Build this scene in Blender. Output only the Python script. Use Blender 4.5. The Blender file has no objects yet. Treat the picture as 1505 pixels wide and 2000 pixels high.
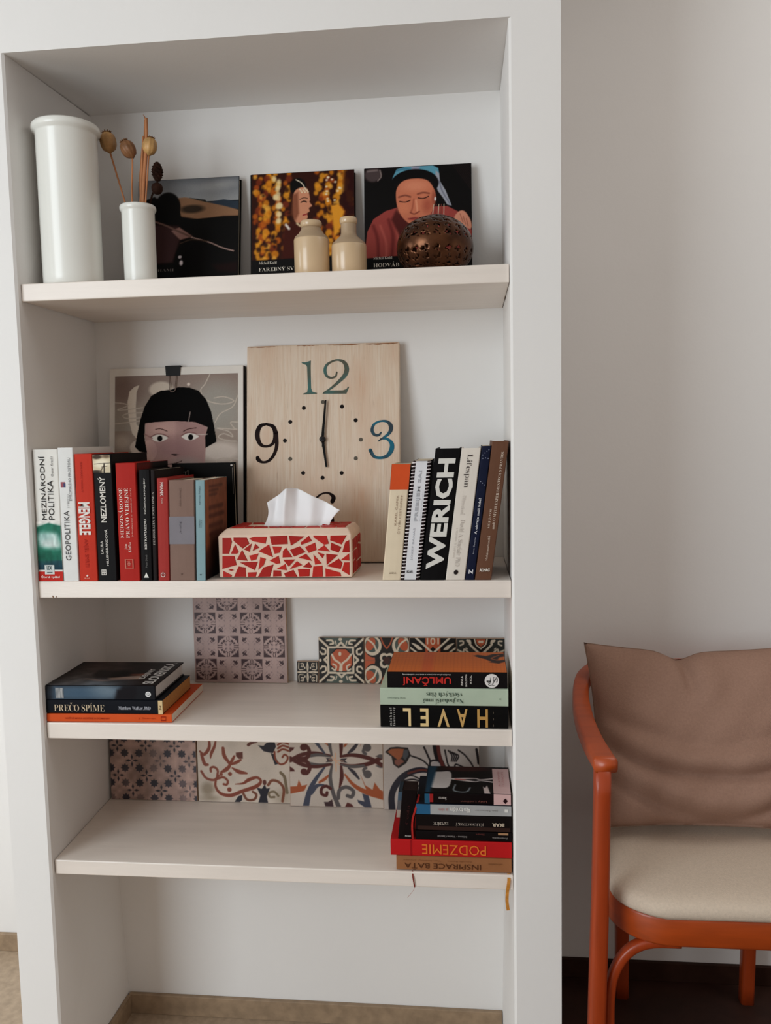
import bpy, math, random, unicodedata
import numpy as np
from mathutils import Matrix, Vector, Quaternion

random.seed(7)
RNG = np.random.default_rng(7)
S = bpy.context.scene
COL = S.collection

# ------------------------------------------------------------------ camera
cam = bpy.data.cameras.new('camera')
cam.sensor_fit = 'VERTICAL'
cam.sensor_height = 36.0
cam.lens = 1613.69 / 2000.0 * 36.0
cam.clip_start = 0.02
cam_ob = bpy.data.objects.new('camera', cam)
COL.objects.link(cam_ob)
_R = (Matrix.Rotation(0.103481, 3, 'Z') @ Matrix.Rotation(-0.090289, 3, 'X') @ Matrix.Rotation(0.020097, 3, 'Y'))
_r, _f, _u = _R.col[0], _R.col[1], _R.col[2]
_M = Matrix.Identity(4)
for _i in range(3):
    _M[_i][0], _M[_i][1], _M[_i][2] = _r[_i], _u[_i], -_f[_i]
_M.translation = (0.7914, -1.4128, 1.2902)
cam_ob.matrix_world = _M
S.camera = cam_ob

# ------------------------------------------------------------------ light
S.view_settings.view_transform = 'Standard'
S.view_settings.look = 'None'
S.view_settings.gamma = 1.0
S.view_settings.use_curve_mapping = False
S.view_settings.exposure = 0.0
S.cycles.max_bounces = 8
S.cycles.diffuse_bounces = 5

world = bpy.data.worlds.new('room_daylight')
S.world = world
world.use_nodes = True
_bg = world.node_tree.nodes['Background']
_bg.inputs[0].default_value = (1.0, 0.88, 0.79, 1)
_bg.inputs[1].default_value = 0.37


def area_light(name, loc, target, sx, sy, power, color):
    l = bpy.data.lights.new(name, 'AREA')
    l.shape = 'RECTANGLE'
    l.size, l.size_y, l.energy, l.color = sx, sy, power, color
    o = bpy.data.objects.new(name, l)
    COL.objects.link(o)
    o.location = loc
    o.rotation_euler = (Vector(target) - Vector(loc)).to_track_quat('-Z', 'Y').to_euler()
    return o


area_light('window_daylight', (-1.45, -2.65, 1.45), (0.45, 0.2, 1.1), 1.5, 1.9, 58, (0.91, 1.0, 1.05))
area_light('overhead_fill', (2.0, -0.30, 2.50), (1.9, -0.10, 0.0), 1.0, 0.8, 7.0, (1.0, 0.97, 0.92))  # added overhead fill for the right wall, stands in for ceiling bounce
area_light('passage_fill', (-1.7, -0.35, 1.6), (-0.45, 0.40, 0.0), 0.9, 1.0, 11, (0.92, 1.0, 1.04))  # added fill that brightens the wall and floor of the left passage


# ------------------------------------------------------------------ helpers: colour, material
def lin(c):
    out = []
    for v in c[:3]:
        v = v / 255.0
        v = v / 12.92 if v <= 0.04045 else ((v + 0.055) / 1.055) ** 2.4
        out.append(max(v - 0.0045, v * 0.3))
    return out


_mats = {}


def M(rgb, rough=0.55, var=0.05, scale=30.0, bump=0.0, bscale=80.0, metal=0.0, spec=0.10, coat=0.0, stretch=None, dark=None):
    """plain procedural material: base colour with a noise variation and a fine relief"""
    key = (tuple(rgb), rough, var, scale, bump, bscale, metal, spec, coat, stretch, dark)
    if key in _mats:
        return _mats[key]
    m = bpy.data.materials.new('finish')
    m.use_nodes = True
    nt = m.node_tree
    b = nt.nodes['Principled BSDF']
    b.inputs['Roughness'].default_value = rough
    b.inputs['Metallic'].default_value = metal
    b.inputs['Specular IOR Level'].default_value = spec
    b.inputs['Coat Weight'].default_value = coat
    tc = nt.nodes.new('ShaderNodeTexCoord')
    src = tc.outputs['Object']
    if stretch:
        mp = nt.nodes.new('ShaderNodeMapping')
        mp.inputs['Scale'].default_value = stretch
        nt.links.new(src, mp.inputs['Vector'])
        src = mp.outputs['Vector']
    n = nt.nodes.new('ShaderNodeTexNoise')
    n.inputs['Scale'].default_value = scale
    n.inputs['Detail'].default_value = 4
    nt.links.new(src, n.inputs['Vector'])
    r = nt.nodes.new('ShaderNodeValToRGB')
    c = lin(rgb)
    d = lin(dark) if dark else [x * (1 - var) for x in c]
    e = c if dark else [min(1, x * (1 + var)) for x in c]
    r.color_ramp.elements[0].position = 0.3
    r.color_ramp.elements[1].position = 0.7
    r.color_ramp.elements[0].color = (*d, 1)
    r.color_ramp.elements[1].color = (*e, 1)
    nt.links.new(n.outputs['Fac'], r.inputs['Fac'])
    nt.links.new(r.outputs['Color'], b.inputs['Base Color'])
    if bump:
        n2 = nt.nodes.new('ShaderNodeTexNoise')
        n2.inputs['Scale'].default_value = bscale
        n2.inputs['Detail'].default_value = 3
        nt.links.new(src, n2.inputs['Vector'])
        bp = nt.nodes.new('ShaderNodeBump')
        bp.inputs['Strength'].default_value = bump
        bp.inputs['Distance'].default_value = 0.002
        nt.links.new(n2.outputs['Fac'], bp.inputs['Height'])
        nt.links.new(bp.outputs['Normal'], b.inputs['Normal'])
    _mats[key] = m
    return m


def print_mat(rough=0.5, spec=0.12):
    """material for printed pictures: reads the colour attribute of its own mesh"""
    key = ('print', rough, spec)
    if key in _mats:
        return _mats[key]
    m = bpy.data.materials.new('printed_surface')
    m.use_nodes = True
    nt = m.node_tree
    b = nt.nodes['Principled BSDF']
    b.inputs['Roughness'].default_value = rough
    b.inputs['Specular IOR Level'].default_value = spec
    a = nt.nodes.new('ShaderNodeVertexColor')
    a.layer_name = 'ink'
    tc = nt.nodes.new('ShaderNodeTexCoord')
    n = nt.nodes.new('ShaderNodeTexNoise')
    n.inputs['Scale'].default_value = 400
    nt.links.new(tc.outputs['Object'], n.inputs['Vector'])
    mx = nt.nodes.new('ShaderNodeMix')
    mx.data_type = 'RGBA'
    mx.blend_type = 'OVERLAY'
    mx.inputs['Factor'].default_value = 0.08
    nt.links.new(a.outputs['Color'], mx.inputs[6])
    nt.links.new(n.outputs['Fac'], mx.inputs[7])
    nt.links.new(mx.outputs[2], b.inputs['Base Color'])
    _mats[key] = m
    return m


def page_mat():
    """edges of stacked paper: fine dark and light sheets"""
    if 'pages' in _mats:
        return _mats['pages']
    m = M((226, 214, 192), 0.8, 0.12, 6.0, stretch=(900.0, 3.0, 3.0))
    _mats['pages'] = m
    return m


# ------------------------------------------------------------------ helpers: objects
def mesh_of(name, verts, faces, m=None, smooth=False):
    me = bpy.data.meshes.new(name)
    me.from_pydata([tuple(v) for v in verts], [], faces)
    if m:
        me.materials.append(m)
    if smooth:
        me.polygons.foreach_set('use_smooth', [True] * len(me.polygons))
    me.update()
    return me


def link(name, me, parent=None, loc=None, kind=None):
    o = bpy.data.objects.new(name, me)
    COL.objects.link(o)
    if parent:
        o.parent = parent
    if loc is not None:
        o.location = loc
    if kind:
        o['kind'] = kind
    return o


def thing(name, label, cat, loc=(0, 0, 0), group=None):
    o = link(name, None, loc=loc)
    o.empty_display_size = 0.02
    return tag(o, label, cat, group)


def tag(o, label, cat, group=None):
    o['label'] = label
    o['category'] = cat
    if group:
        o['group'] = group
    return o


def recalc(me):
    import bmesh
    bm = bmesh.new()
    bm.from_mesh(me)
    bmesh.ops.recalc_face_normals(bm, faces=bm.faces)
    bm.to_mesh(me)
    bm.free()
    return me


def bevelled(me, w=0.002, seg=2, angle=0.6):
    import bmesh
    bm = bmesh.new()
    bm.from_mesh(me)
    bmesh.ops.recalc_face_normals(bm, faces=bm.faces)
    ed = [e for e in bm.edges if len(e.link_faces) == 2 and e.calc_face_angle(0) > angle]
    bmesh.ops.bevel(bm, geom=ed, offset=w, segments=seg, affect='EDGES', profile=0.5, clamp_overlap=True)
    bm.to_mesh(me)
    bm.free()
    return me


BOXF = [(0, 3, 2, 1), (4, 5, 6, 7), (0, 1, 5, 4), (1, 2, 6, 5), (2, 3, 7, 6), (3, 0, 4, 7)]


def box_v(x0, x1, y0, y1, z0, z1):
    return [(x0, y0, z0), (x1, y0, z0), (x1, y1, z0), (x0, y1, z0), (x0, y0, z1), (x1, y0, z1), (x1, y1, z1), (x0, y1, z1)]


def box(name, b, m, parent=None, bev=0.0, f=None, seg=2):
    v = box_v(*b)
    if f:
        v = [f(p) for p in v]
    me = mesh_of(name, v, BOXF, m)
    if bev:
        bevelled(me, bev, seg)
    return link(name, me, parent)


def join_boxes(name, bs, m):
    v, fc = [], []
    for b in bs:
        o = len(v)
        v += box_v(*b)
        fc += [tuple(i + o for i in q) for q in BOXF]
    return mesh_of(name, v, fc, m)


def lathe(name, prof, m, parent=None, seg=64, loc=None, cap=True):
    """prof: list of (r, z) from the bottom outside up and, if wanted, down the inside"""
    v, fc = [], []
    for r, z in prof:
        for k in range(seg):
            a = 2 * math.pi * k / seg
            v.append((r * math.cos(a), r * math.sin(a), z))
    for i in range(len(prof) - 1):
        for k in range(seg):
            k2 = (k + 1) % seg
            fc.append((i * seg + k, i * seg + k2, (i + 1) * seg + k2, (i + 1) * seg + k))
    if cap:
        fc.append(tuple(range(seg - 1, -1, -1)))
        fc.append(tuple((len(prof) - 1) * seg + k for k in range(seg)))
    me = mesh_of(name, v, fc, m, True)
    return link(name, me, parent, loc)


def catmull(pts, n=8, closed=False):
    P = [np.array(p, float) for p in pts]
    out = []
    L = len(P)
    rng = range(L if closed else L - 1)
    for i in rng:
        if closed:
            p0, p1, p2, p3 = P[(i - 1) % L], P[i], P[(i + 1) % L], P[(i + 2) % L]
        else:
            p1, p2 = P[i], P[i + 1]
            p0 = P[i - 1] if i > 0 else 2 * p1 - p2
            p3 = P[i + 2] if i + 2 < L else 2 * p2 - p1
        for k in range(n):
            t = k / n
            out.append(0.5 * (2 * p1 + (p2 - p0) * t + (2 * p0 - 5 * p1 + 4 * p2 - p3) * t * t + (3 * p1 - p0 - 3 * p2 + p3) * t ** 3))
    if not closed:
        out.append(P[-1])
    return out


def tube(name, pts, radii, m, parent=None, seg=8, smooth=True):
    """round tube along a path with its own radius at each point"""
    pts = [Vector(p) for p in pts]
    if not hasattr(radii, '__len__'):
        radii = [radii] * len(pts)
    v, fc = [], []
    up = Vector((0.13, 0.2, 1)).normalized()
    for i, p in enumerate(pts):
        d = (pts[min(i + 1, len(pts) - 1)] - pts[max(i - 1, 0)]).normalized()
        if abs(d.dot(up)) > 0.95:
            up = Vector((1, 0.1, 0))
        a = d.cross(up).normalized()
        b = d.cross(a)
        for k in range(seg):
            t = 2 * math.pi * k / seg
            v.append(p + (a * math.cos(t) + b * math.sin(t)) * radii[i])
    n = len(pts)
    for i in range(n - 1):
        for k in range(seg):
            k2 = (k + 1) % seg
            fc.append((i * seg + k, i * seg + k2, (i + 1) * seg + k2, (i + 1) * seg + k))
    fc.append(tuple(range(seg - 1, -1, -1)))
    fc.append(tuple((n - 1) * seg + k for k in range(seg)))
    me = recalc(mesh_of(name, v, fc, m, smooth))
    return link(name, me, parent)


def sweep(name, pts, frames, sizes, m, parent=None, closed=False, bev=0.003):
    """rectangular bar with softened edges along a path; frames give the direction of its first side"""
    pts = [Vector(p) for p in pts]
    n = len(pts)
    if not hasattr(sizes[0], '__len__'):
        sizes = [sizes] * n
    if not isinstance(frames, list):
        frames = [Vector(frames)] * n
    v, fc = [], []
    for i, p in enumerate(pts):
        d = (pts[(i + 1) % n if closed else min(i + 1, n - 1)] - pts[(i - 1) % n if closed else max(i - 1, 0)]).normalized()
        a = frames[i] - d * frames[i].dot(d)
        a.normalize()
        b = d.cross(a)
        w, h = sizes[i][0] / 2, sizes[i][1] / 2
        e = min(bev, w * 0.6, h * 0.6)
        e2 = e * 0.3
        for sx, sy in ((-w + e, -h), (w - e, -h), (w - e2, -h + e2), (w, -h + e), (w, h - e), (w - e2, h - e2), (w - e, h), (-w + e, h), (-w + e2, h - e2), (-w, h - e), (-w, -h + e), (-w + e2, -h + e2)):
            v.append(p + a * sx + b * sy)
    q = 12
    for i in range(n if closed else n - 1):
        i2 = (i + 1) % n
        for k in range(q):
            k2 = (k + 1) % q
            fc.append((i * q + k, i * q + k2, i2 * q + k2, i2 * q + k))
    if not closed:
        fc.append(tuple(range(q - 1, -1, -1)))
        fc.append(tuple((n - 1) * q + k for k in range(q)))
    me = recalc(mesh_of(name, v, fc, m, True))
    return link(name, me, parent)


# ------------------------------------------------------------------ helpers: printed pictures
class Art:
    """paints into an array; user coordinates x right, y down inside the box (x0, y0, x1, y1)"""

    def __init__(s, x0, y0, x1, y1, nx, ny, bg):
        s.b = (x0, y0, x1, y1)
        s.nx, s.ny = nx, ny
        s.x = np.linspace(x0, x1, nx)
        s.y = np.linspace(y0, y1, ny)
        s.a = np.zeros((ny, nx, 3)) + np.array(bg, float)
        s.px = (x1 - x0) / nx
        s.mir = [(1, 0, 1, 0)]

    def _win(s, bx0, by0, bx1, by1, pad):
        i0 = max(0, np.searchsorted(s.x, bx0 - pad) - 1)
        i1 = min(s.nx, np.searchsorted(s.x, bx1 + pad) + 1)
        j0 = max(0, np.searchsorted(s.y, by0 - pad) - 1)
        j1 = min(s.ny, np.searchsorted(s.y, by1 + pad) + 1)
        if i1 <= i0 or j1 <= j0:
            return None
        return slice(j0, j1), slice(i0, i1)

    def _put(s, w, d, col, soft, alpha):
        k = np.clip(0.5 - d / (soft if soft else s.px), 0, 1)[..., None] * alpha
        s.a[w] = s.a[w] * (1 - k) + np.array(col, float) * k

    def sym(s, *m):
        """copies of everything drawn next: tuples (sx, ox, sy, oy) mapping x to sx*x+ox and y to sy*y+oy"""
        s.mir = list(m) or [(1, 0, 1, 0)]

    def poly(s, pts, col, soft=0, alpha=1.0, smooth=False):
        for sx, ox, sy, oy in s.mir:
            P = [(sx * p[0] + ox, sy * p[1] + oy) for p in pts]
            if smooth:
                P = catmull(P, 5, True)
            P = np.array(P, float)
            w = s._win(P[:, 0].min(), P[:, 1].min(), P[:, 0].max(), P[:, 1].max(), soft + s.px)
            if w is None:
                continue
            X, Y = np.meshgrid(s.x[w[1]], s.y[w[0]])
            d2 = np.full(X.shape, 1e18)
            ins = np.zeros(X.shape, bool)
            for i in range(len(P)):
                a, b = P[i - 1], P[i]
                ex, ey = b - a
                l2 = ex * ex + ey * ey + 1e-12
                t = np.clip(((X - a[0]) * ex + (Y - a[1]) * ey) / l2, 0, 1)
                d2 = np.minimum(d2, (X - a[0] - t * ex) ** 2 + (Y - a[1] - t * ey) ** 2)
                c = (a[1] > Y) != (b[1] > Y)
                if abs(ey) > 1e-12:
                    ins ^= c & (X < a[0] + (Y - a[1]) * ex / ey)
            d = np.sqrt(d2)
            d[ins] *= -1
            s._put(w, d, col, soft, alpha)

    def ell(s, cx, cy, rx, ry, col, soft=0, alpha=1.0, rot=0.0):
        for sx, ox, sy, oy in s.mir:
            x, y = sx * cx + ox, sy * cy + oy
            r = max(rx, ry) * 1.05
            w = s._win(x - r, y - r, x + r, y + r, soft + s.px)
            if w is None:
                continue
            X, Y = np.meshgrid(s.x[w[1]] - x, s.y[w[0]] - y)
            t = rot * (1 if sx * sy > 0 else -1)
            c, q = math.cos(t), math.sin(t)
            U, V = X * c + Y * q, -X * q + Y * c
            d = (np.sqrt((U / rx) ** 2 + (V / ry) ** 2) - 1) * min(rx, ry)
            s._put(w, d, col, soft, alpha)

    def line(s, pts, width, col, soft=0, alpha=1.0, smooth=True, closed=False):
        for sx, ox, sy, oy in s.mir:
            P = [(sx * p[0] + ox, sy * p[1] + oy, (p[2] if len(p) > 2 else width) / 2) for p in pts]
            if smooth and len(P) > 2:
                P = catmull(P, 6, closed)
            elif closed:
                P = P + [P[0]]
            P = np.array(P, float)
            if closed and smooth:
                P = np.vstack([P, P[:1]])
            m = P[:, 2].max()
            w = s._win(P[:, 0].min() - m, P[:, 1].min() - m, P[:, 0].max() + m, P[:, 1].max() + m, soft + s.px)
            if w is None:
                continue
            X, Y = np.meshgrid(s.x[w[1]], s.y[w[0]])
            d = np.full(X.shape, 1e9)
            for i in range(1, len(P)):
                a, b = P[i - 1], P[i]
                ex, ey = b[0] - a[0], b[1] - a[1]
                t = np.clip(((X - a[0]) * ex + (Y - a[1]) * ey) / (ex * ex + ey * ey + 1e-12), 0, 1)
                d = np.minimum(d, np.hypot(X - a[0] - t * ex, Y - a[1] - t * ey) - (a[2] + (b[2] - a[2]) * t))
            s._put(w, d, col, soft, alpha)

    def grad(s, y0, y1, c0, c1):
        j = (s.y >= y0) & (s.y <= y1)
        t = ((s.y[j] - y0) / (y1 - y0))[:, None, None]
        s.a[j] = np.array(c0, float) * (1 - t) + np.array(c1, float) * t

    def noise(s, amp, cells):
        n = RNG.random((cells, cells))
        jx = np.linspace(0, cells - 1.001, s.nx)
        jy = np.linspace(0, cells - 1.001, s.ny)
        x0, y0 = jx.astype(int), jy.astype(int)
        fx, fy = (jx - x0)[None, :], (jy - y0)[:, None]
        q = (n[np.ix_(y0, x0)] * (1 - fx) * (1 - fy) + n[np.ix_(y0, x0 + 1)] * fx * (1 - fy)
             + n[np.ix_(y0 + 1, x0)] * (1 - fx) * fy + n[np.ix_(y0 + 1, x0 + 1)] * fx * fy)
        s.a = np.clip(s.a * (1 + amp * (q[..., None] - 0.5) * 2), 0, 255)

    def mesh(s, name, f, m):
        """grid mesh; f maps (u 0..1 right, v 0..1 up) arrays to N x 3 points"""
        U, V = np.meshgrid(np.linspace(0, 1, s.nx), np.linspace(1, 0, s.ny))
        P = f(U.ravel(), V.ravel())
        me = bpy.data.meshes.new(name)
        n = s.nx * s.ny
        idx = np.arange(n).reshape(s.ny, s.nx)
        q = np.stack([idx[1:, :-1], idx[1:, 1:], idx[:-1, 1:], idx[:-1, :-1]], -1).reshape(-1, 4)
        me.vertices.add(n)
        me.vertices.foreach_set('co', np.ascontiguousarray(P, dtype=np.float32).ravel())
        me.loops.add(q.size)
        me.polygons.add(len(q))
        me.loops.foreach_set('vertex_index', q.ravel().astype(np.int32))
        me.polygons.foreach_set('loop_start', np.arange(0, q.size, 4, dtype=np.int32))
        me.update(calc_edges=True)
        at = me.color_attributes.new('ink', 'FLOAT_COLOR', 'POINT')
        c = np.clip(s.a.reshape(-1, 3) / 255.0, 0, 1)
        c = np.where(c <= 0.04045, c / 12.92, ((c + 0.055) / 1.055) ** 2.4)
        c = np.maximum(c - 0.0045, c * 0.3)
        at.data.foreach_set('color', np.concatenate([c, np.ones((n, 1))], 1).astype(np.float32).ravel())
        me.materials.append(m)
        return me


# ------------------------------------------------------------------ helpers: lettering
_glyphs = {}


def _raw_text(s, bold):
    key = (s, bold)
    if key in _glyphs:
        return _glyphs[key]
    cu = bpy.data.curves.new('letters', 'FONT')
    cu.body = s
    cu.resolution_u = 2
    cu.offset = bold
    ob = bpy.data.objects.new('letters', cu)
    me = bpy.data.meshes.new_from_object(ob)
    v = np.array([x.co[:2] for x in me.vertices]) if len(me.vertices) else np.zeros((0, 2))
    f = [tuple(p.vertices) for p in me.polygons]
    bpy.data.objects.remove(ob)
    bpy.data.curves.remove(cu)
    bpy.data.meshes.remove(me)
    _glyphs[key] = (v, f)
    return v, f


def _serif(s, thin):
    """one letter after another in an upright serif face, accents added by hand"""
    V, F, x = [], [], 0.0
    for ch in s:
        if ch == ' ':
            x += 0.28
            continue
        d = unicodedata.normalize('NFD', ch)
        b = d[0]
        if 'A' <= b <= 'Z':
            g = chr(0x1D400 + ord(b) - 65)
        elif 'a' <= b <= 'z':
            g = chr(0x1D41A + ord(b) - 97)
        else:
            g = b
        v, f = _raw_text(g, thin)
        if not len(v):
            continue
        x0, x1 = v[:, 0].min(), v[:, 0].max()
        o = len(V)
        V += [(p[0] - x0 + x, p[1]) for p in v]
        F += [tuple(i + o for i in q) for q in f]
        if len(d) > 1:
            cx, t = x + (x1 - x0) / 2, v[:, 1].max() + 0.06
            o = len(V)
            if d[1] == '\u030c':
                V += [(cx - .14, t + .15), (cx - .06, t + .15), (cx, t + .07), (cx + .06, t + .15), (cx + .14, t + .15), (cx + .03, t), (cx - .03, t)]
                F.append(tuple(range(o, o + 7)))
            else:
                V += [(cx - .06, t), (cx, t), (cx + .12, t + .15), (cx + .02, t + .15)]
                F.append(tuple(range(o, o + 4)))
        x += x1 - x0 + 0.05
    return np.array(V), F


def lettering(name, s, f, col, style='sans', parent=None, rough=0.5):
    """s set flat and stretched to the unit square; f maps (a along, b up) to a point"""
    if style == 'serif':
        v, fc = _serif(s, -0.012)
    else:
        v, fc = _raw_text(s, {'sans': 0.0, 'bold': 0.02, 'heavy': 0.04, 'thin': -0.008}[style])
    if not len(v):
        return None
    lo, hi = v.min(0), v.max(0)
    q = (v - lo) / np.maximum(hi - lo, 1e-6)
    me = mesh_of(name, [f(a, b) for a, b in q], fc, M(col, rough, 0.03))
    return link(name, me, parent)


# ------------------------------------------------------------------ helpers: books
UPRIGHT = np.eye(3)
LYING = np.array([[0, 0, 1], [0, 1, 0], [-1, 0, 0]], float)     # head of the book to the right, left board on top


def book(label, group, loc, t, H, D, cover, A=UPRIGHT, lean=0.0, yaw=0.0, hard=True, letters=(), bands=(), prints=(), rough=0.55, pages=None, name='book', lift=0.0):
    """t thickness, H height, D depth.  Local frame: x across the spine, y from the spine to the fore edge, z up"""
    c, s = math.cos(yaw), math.sin(yaw)
    B = np.array([[c, -s, 0], [s, c, 0], [0, 0, 1]]) @ A @ np.array([[1, 0, math.tan(lean)], [0, 1, 0], [0, 0, 1]])

    def W(x, y, z):
        return tuple(B @ np.array([x, y, z], float))

    root = thing(name, label, 'book', loc, group)
    bt = 0.0024 if hard else 0.0007
    ov = 0.003 if hard else 0.0004
    e = 0.0016
    yo = 0.0012 if hard else 0.0006
    out = [(0, D), (0, e + yo), (e * .35, e * .35 + yo * .6), (e, yo * .35), (t * .33, 0), (t * .67, 0), (t - e, yo * .35), (t - e * .35, e * .35 + yo * .6), (t, e + yo), (t, D)]
    inn = [(t - bt, D), (t - bt, bt + yo + e * .3), (bt, bt + yo + e * .3), (bt, D)]
    loop = out + inn
    n = len(loop)
    v = [W(x, y, 0) for x, y in loop] + [W(x, y, H) for x, y in loop]
    fc = [(i, (i + 1) % n, (i + 1) % n + n, i + n) for i in range(n)] + [tuple(range(n - 1, -1, -1)), tuple(range(n, 2 * n))]
    me = recalc(mesh_of('cover', v, fc, M(cover, rough, 0.04, 25)))
    link('cover', me, root)
    pv = [W(*p) for p in box_v(bt + .0001, t - bt - .0001, bt + yo + .0012, D - ov, ov, H - ov)]
    pm = mesh_of('page_block', pv, BOXF, pages or page_mat())
    link('page_block', pm, root)

    def spine_map(s0, s1, t0, t1, off):
        return lambda u, q: np.stack([(s0 + (s1 - s0) * u) * t, 0 * u - off, (t0 + (t1 - t0) * q) * H], 1) @ B.T

    def flat(nm, pts, m):
        link(nm, mesh_of(nm, [W(*p) for p in pts], [(0, 1, 2, 3)], m), root)

    for li, (nm, face, r, what) in enumerate(list(prints) + list(bands)):
        a0, a1, b0, b1 = r
        off = 0.0003 + 0.00012 * li + (lift if face == 'spine' else 0)
        if face == 'spine':
            if isinstance(what, Art):
                link(nm, what.mesh(nm, spine_map(a0, a1, b0, b1, off), print_mat()), root)
            else:
                flat(nm, [(a0 * t, -off, b0 * H), (a1 * t, -off, b0 * H), (a1 * t, -off, b1 * H), (a0 * t, -off, b1 * H)], M(what, rough, 0.05))
        else:
            x = t + off if face == 'right' else -off
            if isinstance(what, Art):
                if face == 'right':
                    g = lambda u, q: np.stack([0 * u + x, (a0 + (a1 - a0) * u) * D, (b0 + (b1 - b0) * q) * H], 1) @ B.T
                else:
                    g = lambda u, q: np.stack([0 * u + x, (a1 - (a1 - a0) * u) * D, (b0 + (b1 - b0) * q) * H], 1) @ B.T
                link(nm, what.mesh(nm, g, print_mat()), root)
            else:
                flat(nm, [(x, a0 * D, b0 * H), (x, a1 * D, b0 * H), (x, a1 * D, b1 * H), (x, a0 * D, b1 * H)], M(what, rough, 0.05))
    for it in letters:
        nm, txt, s0, s1, t0, t1, rot, col = it[:8]
        st = it[8] if len(it) > 8 else 'sans'
        face = it[9] if len(it) > 9 else 'spine'

        def f(a, b):
            if rot == 'U':
                p, q = s1 - (s1 - s0) * b, t0 + (t1 - t0) * a
            elif rot == 'D':
                p, q = s0 + (s1 - s0) * b, t1 - (t1 - t0) * a
            elif rot == 'X':
                p, q = s1 - (s1 - s0) * a, t1 - (t1 - t0) * b
            elif rot == 'V':
                p, q = s1 - (s1 - s0) * a, t1 - (t1 - t0) * b
            elif rot == 'L':
                p, q = s0 + (s1 - s0) * a, t1 - (t1 - t0) * b
            else:
                p, q = s0 + (s1 - s0) * a, t0 + (t1 - t0) * b
            if face == 'spine':
                return W(p * t, -0.0012 - lift, q * H)
            if face == 'right':
                return W(t + 0.0012, p * D, q * H)
            return W(-0.0012, p * D, q * H)
        lettering(nm, txt, f, col, st, root)
    return root, W


# ================================================================== the setting
WALL = M((233, 231, 229), 0.85, 0.015, 3.0, 0.10, 120, spec=0.2)
W0 = 0.86
FRONT_R = 0.943
CEIL = 1.9612

# jambs of the built-in recess: inner faces follow the slightly uneven plaster
zs = [0.0, 0.045, 0.50, 1.54, CEIL]
lb = [0.008, 0.006, -0.011, 0.004, 0.018]
rb = [0.8480, 0.8480, 0.8560, 0.8597, 0.8565]


def jamb(inner_front, inner_back, outer, sgn):
    v, fc = [], []
    for z, b in zip(zs, inner_back):
        v += [(outer, 0, z), (inner_front - sgn * .004, 0, z), (inner_front, .004, z), (b, .292, z), (b, .49, z), (outer, .49, z)]
    for i in range(len(zs) - 1):
        for k in range(6):
            k2 = (k + 1) % 6
            fc.append((i * 6 + k, i * 6 + k2, i * 6 + 6 + k2, i * 6 + 6 + k))
    fc.append(tuple(range(5, -1, -1)))
    fc.append(tuple(range(len(v) - 6, len(v))))
    return v, fc


jv, jf = jamb(0.0, lb, -0.076, 1)
rv, rf = jamb(W0, rb, FRONT_R, -1)
o = len(jv)
jv += rv
jf += [tuple(i + o for i in q) for q in rf]
o = len(jv)
jv += [(-0.076, 0, CEIL), (FRONT_R, 0, CEIL), (FRONT_R, .49, CEIL + .004), (-0.076, .49, CEIL + .004),
       (-0.076, 0, 2.6), (FRONT_R, 0, 2.6), (FRONT_R, .49, 2.6), (-0.076, .49, 2.6)]
jf += [tuple(i + o for i in q) for q in BOXF]
link('wall_front', recalc(mesh_of('wall_front', jv, jf, WALL)), kind='structure')
bb = box('wall_back', (-0.013, 0.8605, .292, .488, 0, CEIL + .0035), WALL)
bb['kind'] = 'structure'
box('wall_left', (-3.2, -0.076, .49, .60, 0, 2.6), WALL)['kind'] = 'structure'
box('wall_right', (FRONT_R, 3.2, .49, .60, 0, 2.6), WALL)['kind'] = 'structure'
FLOOR = M((172, 152, 130), 0.5, 0.16, 60.0, 0.05, 200, spec=0.35)
SKIRT = M((152, 130, 106), 0.5, 0.18, 45.0, 0.05, 200, spec=0.35)
box('floor', (-3.2, FRONT_R, -3.6, .60, -0.05, 0), FLOOR)['kind'] = 'structure'
SHADE_FLOOR = M((62, 42, 36), 0.55, 0.25, 14.0, 0.05, 120, spec=0.25)  # shade beside the pillar and under the chair put into the floor colour
box('floor_right', (FRONT_R, 3.2, -3.6, .60, -0.05, -.0002), SHADE_FLOOR)['kind'] = 'structure'
box('ceiling', (-3.2, 3.2, -3.6, .60, 2.6, 2.65), WALL)['kind'] = 'structure'
box('baseboard_left', (-3.2, -0.077, .480, .4899, 0, .046), SKIRT, bev=.0015)['kind'] = 'structure'
box('baseboard_right', (FRONT_R + .001, 3.2, .480, .4899, 0, .046), M((58, 40, 34), .5, .2, 30), bev=.0015)['kind'] = 'structure'  # skirting darkened the same way, shade put into its colour
box('baseboard_back', (.009, .847, .282, .2919, 0, .046), SKIRT, bev=.0015)['kind'] = 'structure'
v = [(.0075, .03, 0), (.014, .03, 0), (.014, .281, 0), (.0075, .281, 0), (.0025, .03, .045), (.012, .03, .045), (.0145, .281, .045), (.0065, .281, .045)]
link('baseboard_inside', recalc(mesh_of('baseboard_inside', v, BOXF, SKIRT)), kind='structure')

# ------------------------------------------------------------------ shelf boards
BOARD = M((232, 222, 213), 0.38, 0.04, 5.0, 0.08, 60, spec=0.55, stretch=(1.0, 9.0, 9.0))
KNOT = M((120, 92, 72), 0.7, 0.1, 60)
Z1, Z2, Z3, Z4 = 1.5741, 1.0396, 0.7736, 0.5064
RECESS = .012


def lerp(x, xs, ys):
    return float(np.interp(x, xs, ys))


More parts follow.
